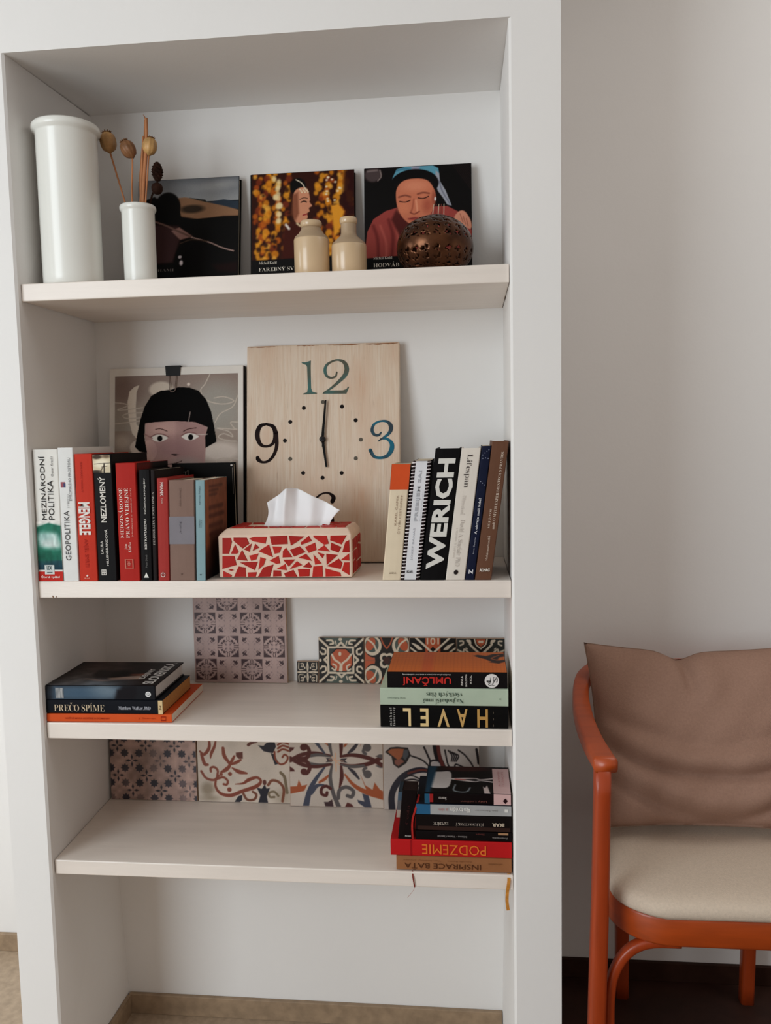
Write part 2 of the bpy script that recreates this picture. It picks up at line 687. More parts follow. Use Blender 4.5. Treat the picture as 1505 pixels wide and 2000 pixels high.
def shelf(zl, zr, th, label, marks=()):
    v = []
    for dz in (-th, 0):
        for x, y in ((0, 0), (1, 0), (1, 1), (0, 1)):
            z = zr if x else zl
            back = y > 0
            xx = (lerp(z, zs, rb) - .0008 if back else W0 - .0008) if x else (lerp(z, zs, lb) + .0008 if back else .0008)
            v.append((xx, .2915 if back else RECESS, z + dz))
    me = bevelled(mesh_of('shelf', v, BOXF, BOARD), .0018, 2)
    s_ = tag(link('shelf', me), label, 'shelf', 'shelves in the wall recess')
    for i, (x0, x1, y0, y1, dz) in enumerate(marks):
        pts = [(x0, y0, zl + dz), (x1, y0, zl + dz), (x1, y1, zl + dz - .004), (x0 + .002, y1, zl + dz - .005)]
        link('chip', mesh_of('chip', pts, [(0, 1, 2, 3)], KNOT), s_)
    return s_


top_board = shelf(Z1, Z1 + .0005, .0308, 'topmost white painted wooden shelf board, carrying the white vases and picture books')
for y0, y1, z0 in ((.150, .182, 1.5455), (.246, .254, 1.5438)):
    link('chip', mesh_of('chip', [(.8585, y0, z0), (.8585, y1, z0 - .0006), (.8582, y1, z0 - .0052), (.8582, y0 + .008, z0 - .0040)], [(0, 1, 2, 3)], KNOT), top_board)
shelf(Z2, Z2, .0309, 'white painted shelf board under the clock and the tissue box', [(.026, .029, .0118, .0118, -.0265), (.033, .035, .0118, .0118, -.027)])
shelf(Z3, Z3, .0306, 'white shelf board under the small black and orange tiles')
shelf(Z4, Z4, .0280, 'lowest white shelf board, carrying four large patterned tiles')

# ================================================================== top shelf
CERAMIC = M((232, 232, 226), 0.3, 0.015, 8.0, spec=0.5, coat=0.2)
tall = [(.049, 0), (.0525, .003), (.0528, .02), (.0532, .268), (.0545, .2715), (.0590, .2745), (.0597, .2790), (.0592, .2835), (.0565, .2868), (.0530, .2868), (.0505, .284), (.0492, .27), (.0485, .03), (.045, .012), (.001, .011)]
t_ = lathe('vase', tall, CERAMIC, loc=(.0690, .0750, Z1 + .0006))
tag(t_, 'tall white cylindrical ceramic vase with a rolled rim', 'vase')
small = [(.0265, 0), (.0293, .003), (.0296, .02), (.0298, .138), (.0308, .1405), (.0326, .1425), (.0330, .1455), (.0327, .1487), (.0310, .1508), (.0285, .1508), (.0270, .149), (.0264, .138), (.0258, .03), (.022, .009), (.001, .008)]
SV = (.1833, .110, Z1 + .0006)
t_ = lathe('vase', small, CERAMIC, loc=SV)
tag(t_, 'small white cylindrical ceramic vase holding dried poppy stems', 'vase')

STEM = M((176, 120, 84), 0.7, 0.15, 40)
STEM2 = M((150, 100, 66), 0.75, 0.2, 40)
PODS = [M((170, 130, 84), 0.4, 0.3, 60, spec=.3), M((132, 92, 62), 0.45, 0.25, 60, spec=.3), M((184, 144, 92), 0.4, 0.3, 60, spec=.3)]


def poppy(label, base, head, r, m, tilt, stemr=.0016):
    """dried poppy: stem, ribbed seed pod, crown"""
    root = thing('dried_poppy', label, 'dried flower', base, 'dried stems in the small vase')
    b, h = Vector(base), Vector(head)
    d = (h - b).normalized()
    ax = (d + Vector(tilt)).normalized()
    foot = h - ax * r * 1.2 - b
    mid = (foot) * .55 + Vector((tilt[0] * .02, 0, 0))
    tube('stem', catmull([(0, 0, 0), mid, foot], 6), [stemr * 1.1] * 6 + [stemr] * 7, STEM, root, 8)
    q = Vector((0, 0, 1)).rotation_difference(ax)
    prof = [(.18, -1.25), (.32, -1.12), (.42, -1.05), (.75, -.85), (.98, -.35), (1.0, .1), (.86, .6), (.55, .88), (.42, .98)]
    v, fc, seg = [], [], 40
    for pr, pz in prof:
        for k in range(seg):
            a = 2 * math.pi * k / seg
            rr = r * pr * (1 + .045 * math.cos(10 * a))
            v.append(h - b + q @ Vector((rr * math.cos(a), rr * math.sin(a), pz * r * 1.12)))
    for i in range(len(prof) - 1):
        for k in range(seg):
            k2 = (k + 1) % seg
            fc.append((i * seg + k, i * seg + k2, (i + 1) * seg + k2, (i + 1) * seg + k))
    fc.append(tuple(range(seg - 1, -1, -1)))
    fc.append(tuple((len(prof) - 1) * seg + k for k in range(seg)))
    link('seed_pod', mesh_of('seed_pod', v, fc, m, True), root)
    v, fc = [h - b + q @ Vector((0, 0, r * 1.12))], []
    for k in range(20):
        a = 2 * math.pi * k / 20
        rr = r * (.62 if k % 2 else .45)
        v.append(h - b + q @ Vector((rr * math.cos(a), rr * math.sin(a), r * (1.30 if k % 2 else 1.16))))
    for k in range(20):
        fc.append((0, 1 + k, 1 + (k + 1) % 20))
    for k in range(20):
        a = 2 * math.pi * k / 20
        rr = r * (.58 if k % 2 else .40)
        v.append(h - b + q @ Vector((rr * math.cos(a), rr * math.sin(a), r * (1.16 if k % 2 else 1.02))))
    for k in range(20):
        k2 = (k + 1) % 20
        fc.append((1 + k, 21 + k, 21 + k2, 1 + k2))
    link('pod_crown', mesh_of('pod_crown', v, fc, M((120, 84, 56), .7, .2, 60), False), root)


ZB = Z1 + .012
poppy('dried poppy head leaning furthest left, beside the tall vase', (.198, .104, ZB), (.1262, .124, 1.8490), .0150, PODS[0], (.05, 0, .4))
poppy('darker dried poppy head in the middle of the small vase', (.190, .118, ZB), (.1705, .108, 1.8285), .0134, PODS[1], (-.55, 0, .2))
poppy('pale dried poppy head standing at the right of the small vase', (.180, .100, ZB), (.2125, .108, 1.8315), .0128, PODS[2], (.1, 0, .3))


def stalk(label, pts, r0, r1, m):
    b = Vector(pts[0])
    root = thing('dried_stalk', label, 'dried flower', b, 'dried stems in the small vase')
    P = catmull([Vector(p) - b for p in pts], 6)
    n = len(P)
    tube('stem', P, [r0 + (r1 - r0) * i / (n - 1) for i in range(n)], m, root, 8)
    return root, [Vector(p) for p in P]


root, P = stalk('tallest dried flower stalk with a hooked broken tip in the small vase', [(.187, .112, ZB), (.193, .112, 1.75), (.2015, .112, 1.84), (.2045, .112, 1.879)], .0030, .0024, STEM2)
tube('broken_tip', [P[-1] + Vector((0, 0, -.002)), P[-1] + Vector((-.001, 0, .006)), P[-1] + Vector((-.004, 0, .010))], [.0012, .0009, .0004], STEM2, root, 6)
stalk('thick cut dried stalk just right of the tallest stalk', [(.184, .104, ZB), (.197, .106, 1.75), (.2065, .106, 1.83), (.2085, .106, 1.880)], .0034, .0029, STEM)
stalk('short dried stalk between the two poppy heads on the right', [(.176, .114, ZB), (.190, .112, 1.75), (.1965, .110, 1.815), (.2000, .110, 1.850)], .0028, .0018, STEM)
stalk('thin dried stalk bent a little to the left beside the tallest stalk', [(.190, .118, ZB), (.1865, .117, 1.75), (.1895, .117, 1.80), (.1955, .117, 1.842)], .0016, .0010, STEM2)
root = thing('dried_cone', 'dark brown dried cone with a round pod below it, right of the poppies', 'dried flower', (.172, .118, ZB), 'dried stems in the small vase')
b = Vector((.172, .118, ZB))
CONE = M((46, 30, 24), .8, .3, 90, .4, 300)
tube('stem', catmull([(0, 0, 0), Vector((.205, .118, 1.735)) - b, Vector((.2185, .118, 1.76)) - b, Vector((.2205, .118, 1.80)) - b], 6), .0018, CONE, root, 8)
v, fc, seg = [], [], 28
prof = []
for i in range(29):
    t = i / 28
    prof.append((.0095 * math.sin(math.pi * (.06 + .90 * t)) ** .6 * (1 + .14 * math.sin(i * math.pi / 2)), .034 * (t - .5)))
for i, (r, z) in enumerate(prof):
    for k in range(seg):
        a = 2 * math.pi * k / seg
        rr = r * (1 + .12 * math.cos(7 * a + i * .9))
        v.append((.0485 + rr * math.cos(a), rr * math.sin(a), 1.7885 - ZB + z))
for i in range(len(prof) - 1):
    for k in range(seg):
        k2 = (k + 1) % seg
        fc.append((i * seg + k, i * seg + k2, (i + 1) * seg + k2, (i + 1) * seg + k))
fc += [tuple(range(seg - 1, -1, -1)), tuple((len(prof) - 1) * seg + k for k in range(seg))]
link('cone', mesh_of('cone', v, fc, CONE), root)
lathe('round_pod', [(.002, -.0105), (.007, -.0085), (.0102, -.003), (.0105, .003), (.008, .008), (.003, .0105)], CONE, root, 24, (.0472, -.001, 1.7575 - ZB))

# ------------------------------------------------------------------ three picture books leaning on the back wall
def facing(theta):
    c, s = math.cos(theta), math.sin(theta)
    return np.array([[1, 0, 0], [0, c, s], [0, -s, c]]) @ np.array([[0, 1, 0], [-1, 0, 0], [0, 0, 1]], float)


INK = (30, 24, 22)
# steppe landscape with a rider bent over a pot
a = Art(-44, 240, 828, 1246, 190, 210, (16, 11, 11))
a.grad(240, 440, (112, 116, 122), (158, 160, 162))
for q in ((660, 300, 90, 26, .55), (560, 330, 110, 20, .35), (740, 290, 60, 20, .35), (420, 300, 120, 30, .25)):
    a.ell(q[0], q[1], q[2], q[3], (190, 190, 190), 60, q[4])
a.poly([(540, 455), (620, 440), (700, 430), (760, 442), (828, 448), (828, 520), (640, 500)], (52, 62, 74), 8)
a.poly([(300, 400), (360, 396), (430, 408), (560, 448), (700, 485), (828, 525), (828, 575), (340, 590)], (150, 112, 84), 8)
a.poly([(400, 402), (460, 412), (540, 425), (556, 448), (470, 425)], (40, 42, 38), 6)
a.ell(430, 500, 100, 34, (58, 46, 36), 20)
a.poly([(-44, 430), (100, 380), (330, 560), (480, 590), (700, 572), (828, 575), (828, 1246), (-44, 1246)], (13, 9, 9), 14)
a.ell(215, 480, 112, 132, (10, 8, 8), 14)
a.poly([(90, 620), (310, 640), (330, 760), (270, 950), (90, 960)], (64, 42, 42), 30)
a.poly([(250, 680), (320, 650), (440, 735), (330, 760)], (150, 112, 104), 12)
a.line([(90, 588), (200, 630), (300, 680), (430, 742)], 16, (112, 84, 76), 6)
a.line([(430, 742), (580, 790), (690, 840), (790, 872)], 11, (168, 140, 132), 5)
a.ell(460, 900, 170, 130, (14, 9, 11), 10)
a.line([(330, 790), (430, 762), (560, 780)], 10, (70, 54, 44), 6)
a.ell(330, 905, 16, 13, (215, 205, 208), 8)
a.ell(342, 955, 15, 22, (235, 225, 230), 10)
a.poly([(600, 980), (828, 960), (828, 1060), (650, 1040)], (40, 18, 14), 40, .7)
book('picture book with a dark steppe landscape cover, leaning behind the small vase', 'picture books on the top shelf',
     (.1215, .2485, Z1 + .0006), .018, .2475, .2115, (18, 14, 14), facing(math.radians(9.9)), rough=.45,
     prints=[('cover_picture', 'right', (.004, .998, .003, .997), a)],
     letters=[('title_lettering', 'HAMI', .215, .375, .222, .243, 'H', (120, 112, 108), 'serif', 'right')])

# marigold garlands and a woman's profile
a = Art(489, 338, 695, 582, 206, 244, (52, 24, 16))
PAL = [(228, 150, 40), (214, 128, 30), (236, 170, 66), (190, 96, 28), (160, 70, 26), (120, 48, 26)]
for cx, n_, col in ((505, 42, 1), (520, 42, 1), (541, 30, 0), (560, 26, 1), (626, 30, 0), (646, 36, 0), (664, 36, 0), (682, 20, 0)):
    for k in range(n_):
        y = 338 + (240 * k / n_) + random.uniform(-3, 3)
        r = random.uniform(4.0, 7.5)
        c_ = PAL[min(5, int(random.random() ** 1.5 * 6))]
        a.ell(cx + random.uniform(-7, 7), y, r, r * random.uniform(.9, 1.3), c_, 4, .85)
for k in range(60):
    a.ell(random.uniform(494, 690), random.uniform(345, 520), random.uniform(2, 4.5), random.uniform(2, 6), (40, 18, 12), 4, .8)
for k in range(16):
    a.ell(random.uniform(534, 550), random.uniform(345, 440), 4.5, 5.5, (238, 214, 160), 4, .8)
for k in range(14):
    a.ell(random.uniform(640, 668), random.uniform(350, 400), 2.6, 2.2, (240, 222, 190), 2, .8)
a.poly([(676, 338), (695, 338), (695, 480), (684, 470), (672, 400)], (48, 18, 14), 8, .9)
a.poly([(556, 440), (596, 432), (604, 470), (590, 582), (545, 582)], (66, 26, 20), 8)
a.ell(584, 366, 16, 17, (18, 12, 12), 3)
a.poly([(576, 378), (590, 368), (603, 372), (608, 392), (607, 398), (612, 406), (606, 410), (607, 417), (602, 421), (603, 430), (592, 438), (578, 436), (574, 410)], (206, 140, 108), 2, 1, True)
a.poly([(574, 382), (584, 378), (586, 420), (578, 436), (570, 420)], (120, 66, 46), 5, .8)
a.line([(590, 398), (596, 396), (601, 398)], 2.2, (40, 22, 18), 1)
a.line([(588, 392), (596, 389), (603, 391)], 1.5, (60, 34, 26), 1)
a.line([(594, 424), (602, 422)], 2.6, (150, 50, 50), 1)
a.line([(580, 352), (592, 360), (600, 374)], 1.8, (226, 214, 190), 1)
for k in range(9):
    a.ell(588 + 2 * k, 372 + (k % 3) * 3, 1.6, 1.6, (232, 214, 180), 1)
a.line([(582, 440), (590, 446), (600, 444)], 4, (214, 190, 150), 3)
a.line([(560, 442), (566, 450)], 5, (220, 210, 200), 3)
a.poly([(650, 408), (664, 404), (676, 420), (664, 462), (655, 470)], (226, 150, 44), 5)
a.poly([(489, 511), (695, 508), (695, 582), (489, 582)], (14, 11, 11), 3)
a.poly([(489, 338), (491.5, 338), (491.5, 582), (489, 582)], (20, 14, 13))
book('picture book with orange marigold garlands on the cover, leaning behind two stoneware bottles', 'picture books on the top shelf',
     (.3560, .2612, Z1 + .0006), .018, .2475, .2115, (30, 18, 14), facing(math.radians(6.9)), rough=.45,
     prints=[('cover_picture', 'right', (.002, .998, .003, .997), a)],
     letters=[('author_lettering', 'Michal Knitl', .082, .255, .258, .280, 'H', (222, 214, 200), 'serif', 'right'),
              ('title_lettering', 'FAREBNÝ SVET', .08, .49, .200, .238, 'H', (236, 228, 214), 'serif', 'right')])

# woman in a blue headscarf
a = Art(405, 145, 1172, 1028, 212, 244, (19, 14, 14))
a.ell(470, 190, 62, 52, (74, 62, 62), 18)
a.line([(520, 160), (528, 205), (505, 235)], 8, (130, 116, 112), 5)
a.line([(430, 165), (500, 160)], 12, (120, 106, 104), 10)
for k in range(9):
    a.line([(1040 + 14 * k, 145), (1172, 330 - 20 * k)], 5, (34, 26, 25), 5)
a.poly([(600, 275), (612, 215), (640, 160), (700, 145), (900, 145), (938, 165), (945, 205), (925, 300), (900, 250), (765, 180), (640, 220)], (92, 152, 172), 6)
a.poly([(745, 145), (810, 145), (800, 170), (750, 172)], (150, 150, 170), 14)
a.line([(640, 170), (700, 160), (760, 175)], 10, (66, 120, 146), 8)
a.poly([(920, 180), (945, 205), (950, 260), (990, 330), (1032, 440), (1000, 430), (970, 380), (935, 330), (915, 280)], (158, 160, 170), 6)
a.line([(945, 260), (965, 330), (1015, 420)], 8, (112, 112, 126), 8)
a.poly([(410, 720), (425, 600), (470, 510), (560, 455), (640, 435), (740, 560), (840, 540), (905, 440), (1000, 440), (1090, 490), (1172, 620), (1172, 860), (428, 860)], (152, 66, 60), 6)
for q in ([(470, 560), (500, 660), (505, 800)], [(580, 520), (610, 640), (600, 800)], [(660, 560), (690, 680), (640, 820)]):
    a.line(q, 20, (110, 42, 40), 22)
for q in ([(520, 560), (560, 680), (560, 800)], [(640, 590), (650, 700)]):
    a.line(q, 14, (180, 88, 78), 18)
a.poly([(640, 440), (700, 520), (760, 560), (660, 640), (600, 520)], (84, 34, 32), 20)
a.ell(768, 270, 172, 105, (17, 13, 14), 6)
a.poly([(608, 260), (640, 240), (650, 320), (630, 380), (605, 330)], (17, 13, 14), 6)
a.poly([(640, 300), (690, 245), (780, 232), (860, 250), (905, 310), (918, 370), (905, 430), (880, 490), (820, 540), (750, 560), (690, 520), (650, 450), (635, 380)], (202, 118, 88), 5, 1, True)
a.ell(770, 285, 90, 36, (222, 142, 110), 40, .7)
a.ell(690, 440, 42, 40, (216, 130, 96), 36, .7)
a.ell(860, 430, 34, 50, (168, 84, 64), 40, .8)
a.ell(905, 380, 16, 50, (150, 76, 58), 16, .8)
a.line([(655, 360), (700, 350), (738, 362)], 10, (120, 62, 50), 10)
a.line([(660, 392), (700, 398), (736, 388)], 7, (50, 26, 24), 4)
a.line([(792, 372), (830, 378), (868, 364)], 7, (50, 26, 24), 4)
a.line([(790, 345), (830, 336), (872, 344)], 10, (126, 66, 52), 10)
a.line([(762, 380), (752, 440), (742, 470)], 10, (168, 90, 68), 10)
a.line([(778, 390), (784, 440), (786, 462)], 12, (228, 152, 118), 12)
a.line([(735, 474), (765, 486), (800, 470)], 8, (130, 64, 52), 6)
a.ell(765, 520, 46, 12, (168, 74, 66), 8)
a.line([(722, 520), (765, 516), (806, 520)], 4, (100, 44, 40), 3)
a.ell(915, 385, 7, 14, (220, 214, 210), 4)
for k in range(5):
    a.line([(905 + 18 * k, 425), (895 + 20 * k, 500)], 5, (206, 186, 160) if k % 2 == 0 else (120, 60, 50), 3)
a.poly([(1050, 520), (1090, 478), (1130, 490), (1168, 560), (1165, 610), (1110, 590), (1070, 560)], (206, 138, 112), 8, 1, True)
for k in range(3):
    a.line([(1090 + 22 * k, 500 + 18 * k), (1110 + 18 * k, 560 + 14 * k)], 5, (150, 86, 68), 6)
a.poly([(405, 790), (1172, 760), (1172, 1028), (405, 1028)], (13, 10, 10), 6)
book('picture book with a woman in blue headscarf on its cover, behind the globe', 'picture books on the top shelf',
     (.5868, .2612, Z1 + .0006), .018, .2475, .2125, (16, 12, 12), facing(math.radians(6.9)), rough=.45,
     prints=[('cover_picture', 'right', (.002, .998, .003, .997), a)],
     letters=[('author_lettering', 'Michal Knitl', .084, .26, .258, .280, 'H', (214, 208, 198), 'serif', 'right'),
              ('title_lettering', 'HODVÁB', .084, .325, .196, .236, 'H', (232, 226, 214), 'serif', 'right')])

# ------------------------------------------------------------------ stoneware bottles
STONE = M((208, 180, 144), 0.28, 0.06, 14, spec=0.5, coat=0.3)
STONE_TOP = M((172, 148, 120), 0.4, 0.08, 20, spec=0.4)
CORK_IN = M((60, 48, 38), .9, .1)


def bottle(label, x, y, r, rn, zsh, zt):
    root = thing('stoneware_bottle', label, 'bottle', (x, y, Z1 + .0006), 'stoneware bottles')
    h = zsh - Z1
    ht = zt - Z1
    lathe('body', [(r * .93, 0), (r, .003), (r, h - .002), (r * .985, h)], STONE, root, 56)
    nk = [(r * .985, h), (r * .93, h + .004), (r * .72, h + .010), (rn * 1.1, h + .017), (rn, h + .022), (rn, ht - .011)]
    lathe('shoulder', nk, STONE_TOP, root, 56, cap=False)
    lathe('lip', [(rn, ht - .012), (rn * 1.12, ht - .010), (rn * 1.15, ht - .004), (rn * 1.08, ht - .0008), (rn * .95, ht), (rn * .75, ht - .001), (rn * .70, ht - .01)], STONE, root, 48)
    return root


bottle('left one of two beige stoneware bottles, darker neck, before the marigold book', .5068, .115, .0322, .0172, 1.6515, 1.6845)
bottle('right one of two beige stoneware bottles, narrow lipped neck', .5757, .115, .0318, .0140, 1.6380, 1.6875)

# ------------------------------------------------------------------ pierced metal globe
METAL = M((112, 74, 52), 0.28, 0.25, 25, 0.15, 90, metal=0.9, spec=0.5, dark=(50, 34, 28))
NU, NV = 132, 66
RX, RZ = .0700, .0575
holes = set()
for j in range(NV):
    for i in range(NU):
        la = (j + .5) / NV * math.pi
        n_ = max(4, round(22 * math.sin(la)))
        row = int(la / math.pi * 13)
        fr = la / math.pi * 13 - row - .5
        u = ((i + .5) / NU * n_ + .5 * (row % 2)) % 1 - .5
        w = 2 * math.pi * RX * math.sin(la) / n_
        du, dv = u * w, fr * math.pi * RX / 13
        an, rr = math.atan2(dv, du), math.hypot(du, dv)
        if 1 <= row <= 11 and .0016 < rr < .0018 + .0046 * abs(math.cos(2.0 * an + (math.pi / 4 if row % 2 else 0))) ** 1.5:
            holes.add((i, j))
v, fc = [], []
for sh in (0, .0012):
    for j in range(NV + 1):
        la = j / NV * math.pi
        for i in range(NU):
            lo = i / NU * 2 * math.pi
            v.append(((RX - sh) * math.sin(la) * math.cos(lo), (RX - sh) * math.sin(la) * math.sin(lo), (RZ - sh) * math.cos(la)))
N1 = (NV + 1) * NU
for j in range(NV):
    for i in range(NU):
        if (i, j) in holes:
            continue
        i2 = (i + 1) % NU
        q = (j * NU + i, (j + 1) * NU + i, (j + 1) * NU + i2, j * NU + i2)
        fc.append(q)
        fc.append(tuple(k + N1 for k in reversed(q)))
        for (di, dj), (e0, e1) in (((1, 0), (2, 3)), ((-1, 0), (0, 1)), ((0, 1), (1, 2)), ((0, -1), (3, 0))):
            nb = ((i + di) % NU, j + dj)
            if nb in holes:
                fc.append((q[e1], q[e0], q[e0] + N1, q[e1] + N1))
g = thing('pierced_globe', 'round brown metal globe lantern pierced with small petal shaped holes', 'lantern', (.7312, .135, Z1 + .0006))
me = mesh_of('shell', [(p[0], p[1], p[2] + RZ) for p in v], fc, METAL, True)
link('shell', me, g)
lathe('foot_ring', [(.022, 0), (.024, .001), (.024, .004), (.020, .005)], METAL, g, 40)

# ================================================================== second shelf: upright books on the left
BK = 'upright books at the left of the clock shelf'
YB = RECESS + .0022
WHITE, BLACK, RED = (226, 224, 218), (24, 23, 24), (176, 44, 36)


def up(label, x, t, H, D, cover, lean=.4, group=BK, z=Z2, y=YB, **k):
    return book(label, group, (x, y, z + .0006), t, H, D, cover, lean=math.radians(lean), **k)


ball = Art(0, 0, 100, 186, 60, 112, WHITE)
ball.poly([(0, 22), (50, 6), (100, 18), (100, 186), (0, 186)], (26, 96, 78), 6)
ball.grad(150, 186, (30, 72, 78), (24, 50, 66))
for q in ((48, 68, 42, 34, (190, 212, 208), 1), (30, 55, 26, 16, (150, 190, 184), .8), (62, 92, 40, 16, (206, 220, 216), .9), (44, 115, 42, 12, (40, 120, 96), .8), (52, 28, 44, 14, (40, 116, 92), .9), (30, 135, 36, 20, (20, 84, 66), .7)):
    ball.ell(q[0], q[1], q[2], q[3], q[4], 22, q[5])
ball.noise(.12, 12)
up('white book with black spine title and a green cloud picture, leftmost on its shelf', .0012, .0472, .2405, .165, WHITE, .5, hard=False,
   prints=[('spine_picture', 'spine', (0.01, .99, .085, .455), ball)],
   bands=[('red_band', 'spine', (0, 1, 0, .072), (186, 44, 36)), ('white_panel', 'spine', (.27, .66, .05, .122), (206, 212, 210))],
   letters=[('title_lettering', 'MEZINÁRODNÍ', .22, .46, .468, .948, 'U', BLACK), ('title_lettering', 'POLITIKA', .54, .77, .468, .765, 'U', BLACK),
            ('author_lettering', 'Oskar Krejčí', .70, .83, .795, .945, 'U', (70, 70, 72)), ('edition_lettering', 'Čtvrté vydání', .12, .88, .018, .044, 'H', (236, 226, 220), 'bold'),
            ('publisher_mark', 'LEX', .36, .56, .085, .115, 'H', (70, 90, 96), 'bold'), ('publisher_mark', '—', .36, .58, .062, .068, 'H', (60, 70, 74), 'heavy')])
up('white book with thin grey and black spine title, second from the left', .0489, .0292, .2428, .170, (222, 222, 220), .35, hard=False,
   bands=[('emblem', 'spine', (.12, .40, .705, .745), (150, 84, 92)), ('emblem_side', 'spine', (.30, .42, .705, .735), (70, 74, 110))],
   letters=[('title_lettering', 'GEOPOLITIKA', .24, .58, .155, .53, 'U', (64, 64, 66)), ('title_lettering', 'STŘEDO', .46, .62, .55, .655, 'U', (150, 150, 150)),
            ('title_lettering', 'EVROPSKÉHO PROSTORU', .60, .80, .605, .925, 'U', (96, 96, 98))])
up('red orange book with large white letters reading down the spine', .0799, .0342, .2310, .160, (188, 54, 38), .3,
   letters=[('title_lettering', 'MENGELE', .12, .76, .365, .622, 'D', (226, 222, 216), 'heavy'), ('author_lettering', 'JEAN-MARC VARAUT', .30, .42, .70, .94, 'D', (150, 34, 26)),
            ('subtitle_lettering', 'ANJEL SMRTI', .30, .55, .11, .33, 'D', (160, 38, 28), 'sans'), ('publisher_mark', '★', .36, .52, .032, .05, 'H', (232, 220, 212)), ('publisher_mark', 'IKAR', .28, .6, .018, .026, 'H', (226, 170, 150))])
pic = Art(0, 0, 120, 125, 50, 50, (206, 192, 164))
pic.ell(30, 12, 34, 16, (66, 52, 40), 10)
pic.ell(95, 8, 30, 14, (110, 92, 72), 14)
pic.ell(60, 60, 50, 30, (232, 222, 198), 20)
pic.line([(10, 62), (120, 56)], 4, (44, 36, 30), 2)
pic.line([(78, 60), (76, 125)], 8, (40, 32, 26), 3)
pic.line([(78, 70), (56, 108), (54, 125)], 5, (60, 48, 38), 3)
pic.line([(60, 84), (100, 78)], 4, (60, 48, 38), 3)
pic.ell(20, 118, 40, 12, (52, 42, 34), 10)
up('black book with a cream photograph at the head of its spine', .1153, .0352, .2298, .165, BLACK, .1,
   prints=[('spine_picture', 'spine', (0.01, .93, .855, .992), pic)],
   letters=[('title_lettering', 'NEZLOMENÝ', .24, .62, .465, .825, 'U', (214, 210, 202), 'bold'), ('author_lettering', 'LAURA', .22, .36, .215, .318, 'U', (196, 192, 186), 'bold'),
            ('author_lettering', 'HILLENBRANDOVÁ', .46, .62, .12, .41, 'U', (196, 192, 186), 'bold'), ('publisher_mark', '⊞', .20, .46, .045, .09, 'H', (200, 196, 190), 'bold')])
side = Art(0, 0, 170, 213, 90, 112, (15, 13, 14))
side.poly([(0, 0), (70, 0), (22, 213), (0, 213)], (126, 30, 26), 40)
up('dark red book with white serif spine title, fifth from the left', .1560, .0378, .2131, .160, (168, 40, 34), .3,
   prints=[('front_print', 'right', (.04, .998, .002, .998), side)],
   letters=[('title_lettering', 'MEDZINÁRODNÉ', .10, .31, .365, .790, 'U', (228, 212, 202), 'serif'), ('title_lettering', 'PRÁVO VEREJNÉ', .37, .62, .365, .790, 'U', (228, 212, 202), 'serif'),
            ('subtitle_lettering', '(všeobecná a osobitná časť)', .68, .78, .375, .785, 'U', (206, 160, 146), 'serif'), ('author_lettering', 'Ján', .32, .46, .265, .315, 'U', (220, 196, 186), 'serif'),
            ('author_lettering', 'Klučka', .50, .64, .245, .330, 'U', (220, 196, 186), 'serif'), ('publisher_mark', '▯', .30, .72, .105, .185, 'H', (196, 120, 104), 'sans'), ('publisher_mark', 'cpl', .38, .62, .13, .165, 'U', (206, 140, 124))])
up('slim black book with small white title and a white triangle mark at its foot', .1958, .0212, .2008, .150, (22, 20, 21), 1.2,
   letters=[('title_lettering', 'BERY KAPITALIZMU', .42, .62, .285, .555, 'U', (206, 202, 196), 'bold'), ('title_lettering', 'ZAČIATOK NOVEJ ÉRY', .42, .62, .60, .925, 'U', (206, 202, 196), 'bold'),
            ('author_lettering', 'Peter Dinuš', .46, .62, .12, .235, 'U', (112, 110, 108)), ('publisher_mark', '▲', .28, .72, .028, .075, 'H', (222, 220, 214))])
up('thinnest black book with a faded title, between two black and red neighbours', .2182, .0086, .2000, .150, (34, 28, 28), 1.1, hard=False,
   letters=[('title_lettering', 'DEMOKRACIA A POPULIZMUS', .30, .72, .325, .80, 'U', (176, 168, 162), 'serif')])
up('slim brick red book with short white title at the head', .2278, .0212, .1850, .140, (158, 54, 50), 1.5,
   letters=[('title_lettering', 'FRANK', .34, .62, .825, .96, 'D', (222, 208, 202), 'bold'), ('author_lettering', 'Dom', .40, .58, .755, .805, 'D', (206, 180, 172)), ('publisher_mark', '⏻', .26, .66, .035, .085, 'H', (214, 196, 190), 'bold')])
up('thick grey brown book with a paler grey label on its spine', .2498, .0468, .1812, .130, (128, 104, 94), 1.7, rough=.6,
   bands=[('spine_label', 'spine', (0.005, .995, .365, .64), (126, 122, 128))],
   letters=[('title_lettering', 'Umenie vojny', .40, .50, .74, .92, 'D', (106, 84, 76)), ('label_lettering', 'Sun-c’', .42, .50, .47, .59, 'D', (84, 80, 88)), ('publisher_mark', '▾', .44, .52, .055, .07, 'H', (96, 74, 68))])
cov = Art(0, 0, 100, 140, 70, 100, (128, 76, 56))
cov.grad(85, 140, (120, 70, 52), (24, 18, 18))
cov.ell(50, 95, 50, 24, (58, 38, 34), 30, .7)
cov.poly([(0, 0), (10, 0), (16, 92), (0, 100)], (150, 88, 56), 12, .8)
for k, (y, w) in enumerate(((10, 60), (16, 40), (22, 34), (40, 62), (52, 66), (66, 60), (78, 56))):
    cov.line([(18, y), (18 + w, y)], 3.5 if k < 3 else 6, (78, 44, 38), 3, .8)
cov.noise(.1, 18)
up('pale blue spined paperback with a brown cover beside the tissue box', .2988, .0176, .1806, .132, (132, 160, 166), 1.7, hard=False,
   prints=[('front_print', 'right', (.002, .998, .002, .998), cov)],
   letters=[('title_lettering', 'Dějiny filosofie', .35, .55, .755, .94, 'D', (70, 96, 106)), ('author_lettering', 'STÖRIG', .34, .5, .53, .61, 'D', (60, 84, 92)), ('author_lettering', 'Hans', .55, .65, .53, .60, 'D', (60, 84, 92)), ('publisher_mark', '▾', .40, .56, .05, .065, 'H', (50, 70, 78))])

